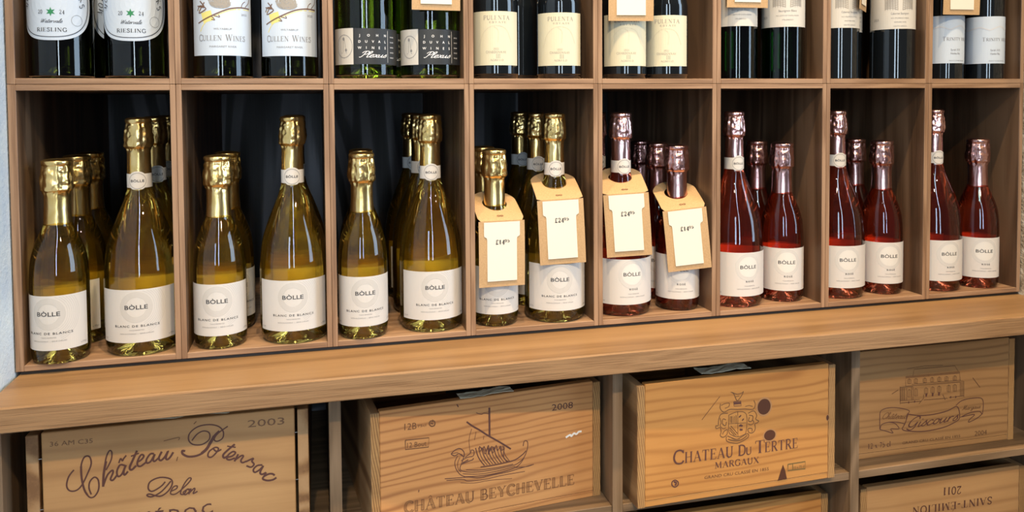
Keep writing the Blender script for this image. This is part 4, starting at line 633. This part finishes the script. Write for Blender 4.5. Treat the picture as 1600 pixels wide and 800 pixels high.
# ---- kraft neck tags
def make_tag(FO):
    t = thing('neck_tag', '', 'price tag')
    V, F = [], []; n = 48; hr = .094
    def top(x, y): return (x * U, y * U, (.048 * (1 - (y + FO) / .33) ** 2 * -.0 + .105 * ((y + FO) / FO) ** .8) * U if y > -FO else 0)
    outer = []
    for k in range(n):
        a = 2 * PI * k / n; dx, dy = math.sin(a), -math.cos(a)
        # outline of the top flap: straight fold in front, rounded shoulders at the back
        s = 9
        if dy < 0: s = min(s, -FO / dy)
        w_ = .177
        if abs(dx) > 1e-6: s = min(s, w_ / abs(dx))
        s = min(s, .185 if dy > 0.0 else s)
        if dy <= 0 and s * abs(dx) > .12: pass
        outer.append((dx * s, dy * s))
    for ring_k in range(5):
        q = ring_k / 4
        for k in range(n):
            a = 2 * PI * k / n; x = hr * math.sin(a) * (1 - q) + outer[k][0] * q; y = -hr * .95 * math.cos(a) * (1 - q) + outer[k][1] * q
            z = .105 * max(0, (y + FO) / FO) ** .85; V.append((x * U, y * U, z * U))
    for j in range(4):
        for k in range(n): F.append((j * n + k, j * n + (k + 1) % n, (j + 1) * n + (k + 1) % n, (j + 1) * n + k))
    b = len(V); W2 = .177
    for j in range(9):
        q = j / 8
        for i in range(7): V.append(((-W2 + 2 * W2 * i / 6) * U, (-FO - .006 * math.sin(q * PI)) * U, -.49 * q * U))
        if j:
            for i in range(6): F.append((b + (j - 1) * 7 + i, b + (j - 1) * 7 + i + 1, b + j * 7 + i + 1, b + j * 7 + i))
    me = bpy.data.meshes.new('kraft_card'); me.from_pydata(V, [], F); kc = finish('kraft_card', me, 'kraft', t); s = kc.modifiers.new('thickness', 'SOLIDIFY'); s.thickness = 0.0007; s.offset = 0
    fr = lambda d: (lambda x, y: (x * U, (-FO - .0065 - d) * U, y * U))
    prof = [(.138, -.006), (.138, -.100), (.136, -.112), (.118, -.122), (.114, -.135), (.114, -.447)]
    V = [(-x, y) for x, y in prof] + [(x, y) for x, y in reversed(prof)]
    pc = sheet('price_card', (V, [tuple(range(len(V)))]), 'card_white', t, fr(.004))
    s = pc.modifiers.new('thickness', 'SOLIDIFY'); s.thickness = 0.0004
    me = join([xf(ring(.6, 1.0, n=20), .012, .009, -.013, 0), xf(ring(.6, 1.0, n=20), .012, .009, .013, 0)])
    sheet('stamped_mark', me, 'brand_m', kc, lambda x, y: (x * U, (-FO + .042 + y) * U, (.105 * ((.042 + y) / FO) ** .85 + .006) * U))
    return t
TAGP = {}
def neck_tag(X, Y, z, rz, tilt, price, label, fo=.207):
    if fo not in TAGP: TAGP[fo] = make_tag(fo); t = TAGP[fo]
    else:
        t = TAGP[fo].copy(); COL.objects.link(t)
        for ch in TAGP[fo].children:
            c_ = ch.copy(); COL.objects.link(c_); c_.parent = t
            for g in ch.children:
                if g.name.startswith('lettering'): continue
                d = g.copy(); COL.objects.link(d); d.parent = c_
    t.location = P3(X, Y, z); t.rotation_euler = (0, math.radians(tilt), math.radians(rz)); t['label'] = label; t['group'] = 'kraft neck tags with price cards'
    if price:
        pc = [c_ for c_ in t.children if c_.name.startswith('price_card')][0]
        sh = join([xf(serif('£' + price[:2], .031, .066, 1.5), 1, 1, -.016, -.170), xf(serif(price[2:], .020, .034, 1.5), 1, 1, .038, -.158)])
        sheet('lettering', sh, 'print_black', pc, lambda x, y: (x * U, (-fo - .0125) * U, y * U))
neck_tag(3.230, .198, ZF + .806, 2, 0, '1495', 'kraft tag reading £14.95 on the small gold-foiled bottle')
neck_tag(3.721, .228, ZF + .950, -7, -2.5, '2495', 'kraft tag reading £24.95 on the large gold-foiled bottle', .246)
neck_tag(4.290, .254, ZF + .972, -13, -3.5, '2495', 'kraft tag reading £24.95 on the large pink-foiled bottle', .246)
neck_tag(4.775, .235, ZF + .830, -10, -5.5, '1495', 'kraft tag reading £14.95 on the small pink-foiled bottle, hanging askew')
neck_tag(2.756, .243, .572 + .49, 2, 0, None, 'kraft tag hanging over the right charcoal-labelled green bottle', .246)
neck_tag(4.300, .200, .522 + .49, -8, 0, None, 'kraft tag hanging over the left chardonnay of the fifth upper cubby')
neck_tag(5.283, .210, .647 + .49, -3, 0, None, 'kraft tag hanging over the left green sauvignon bottle')
neck_tag(6.242, .205,   .655 + .49, 44, 0, None, 'kraft tag turned sideways on the cabernet bottle by the upright')
neck_tag(7.327, .190, .630 + .49, -4, 0, None, 'kraft tag hanging over the left mountain-label bottle')
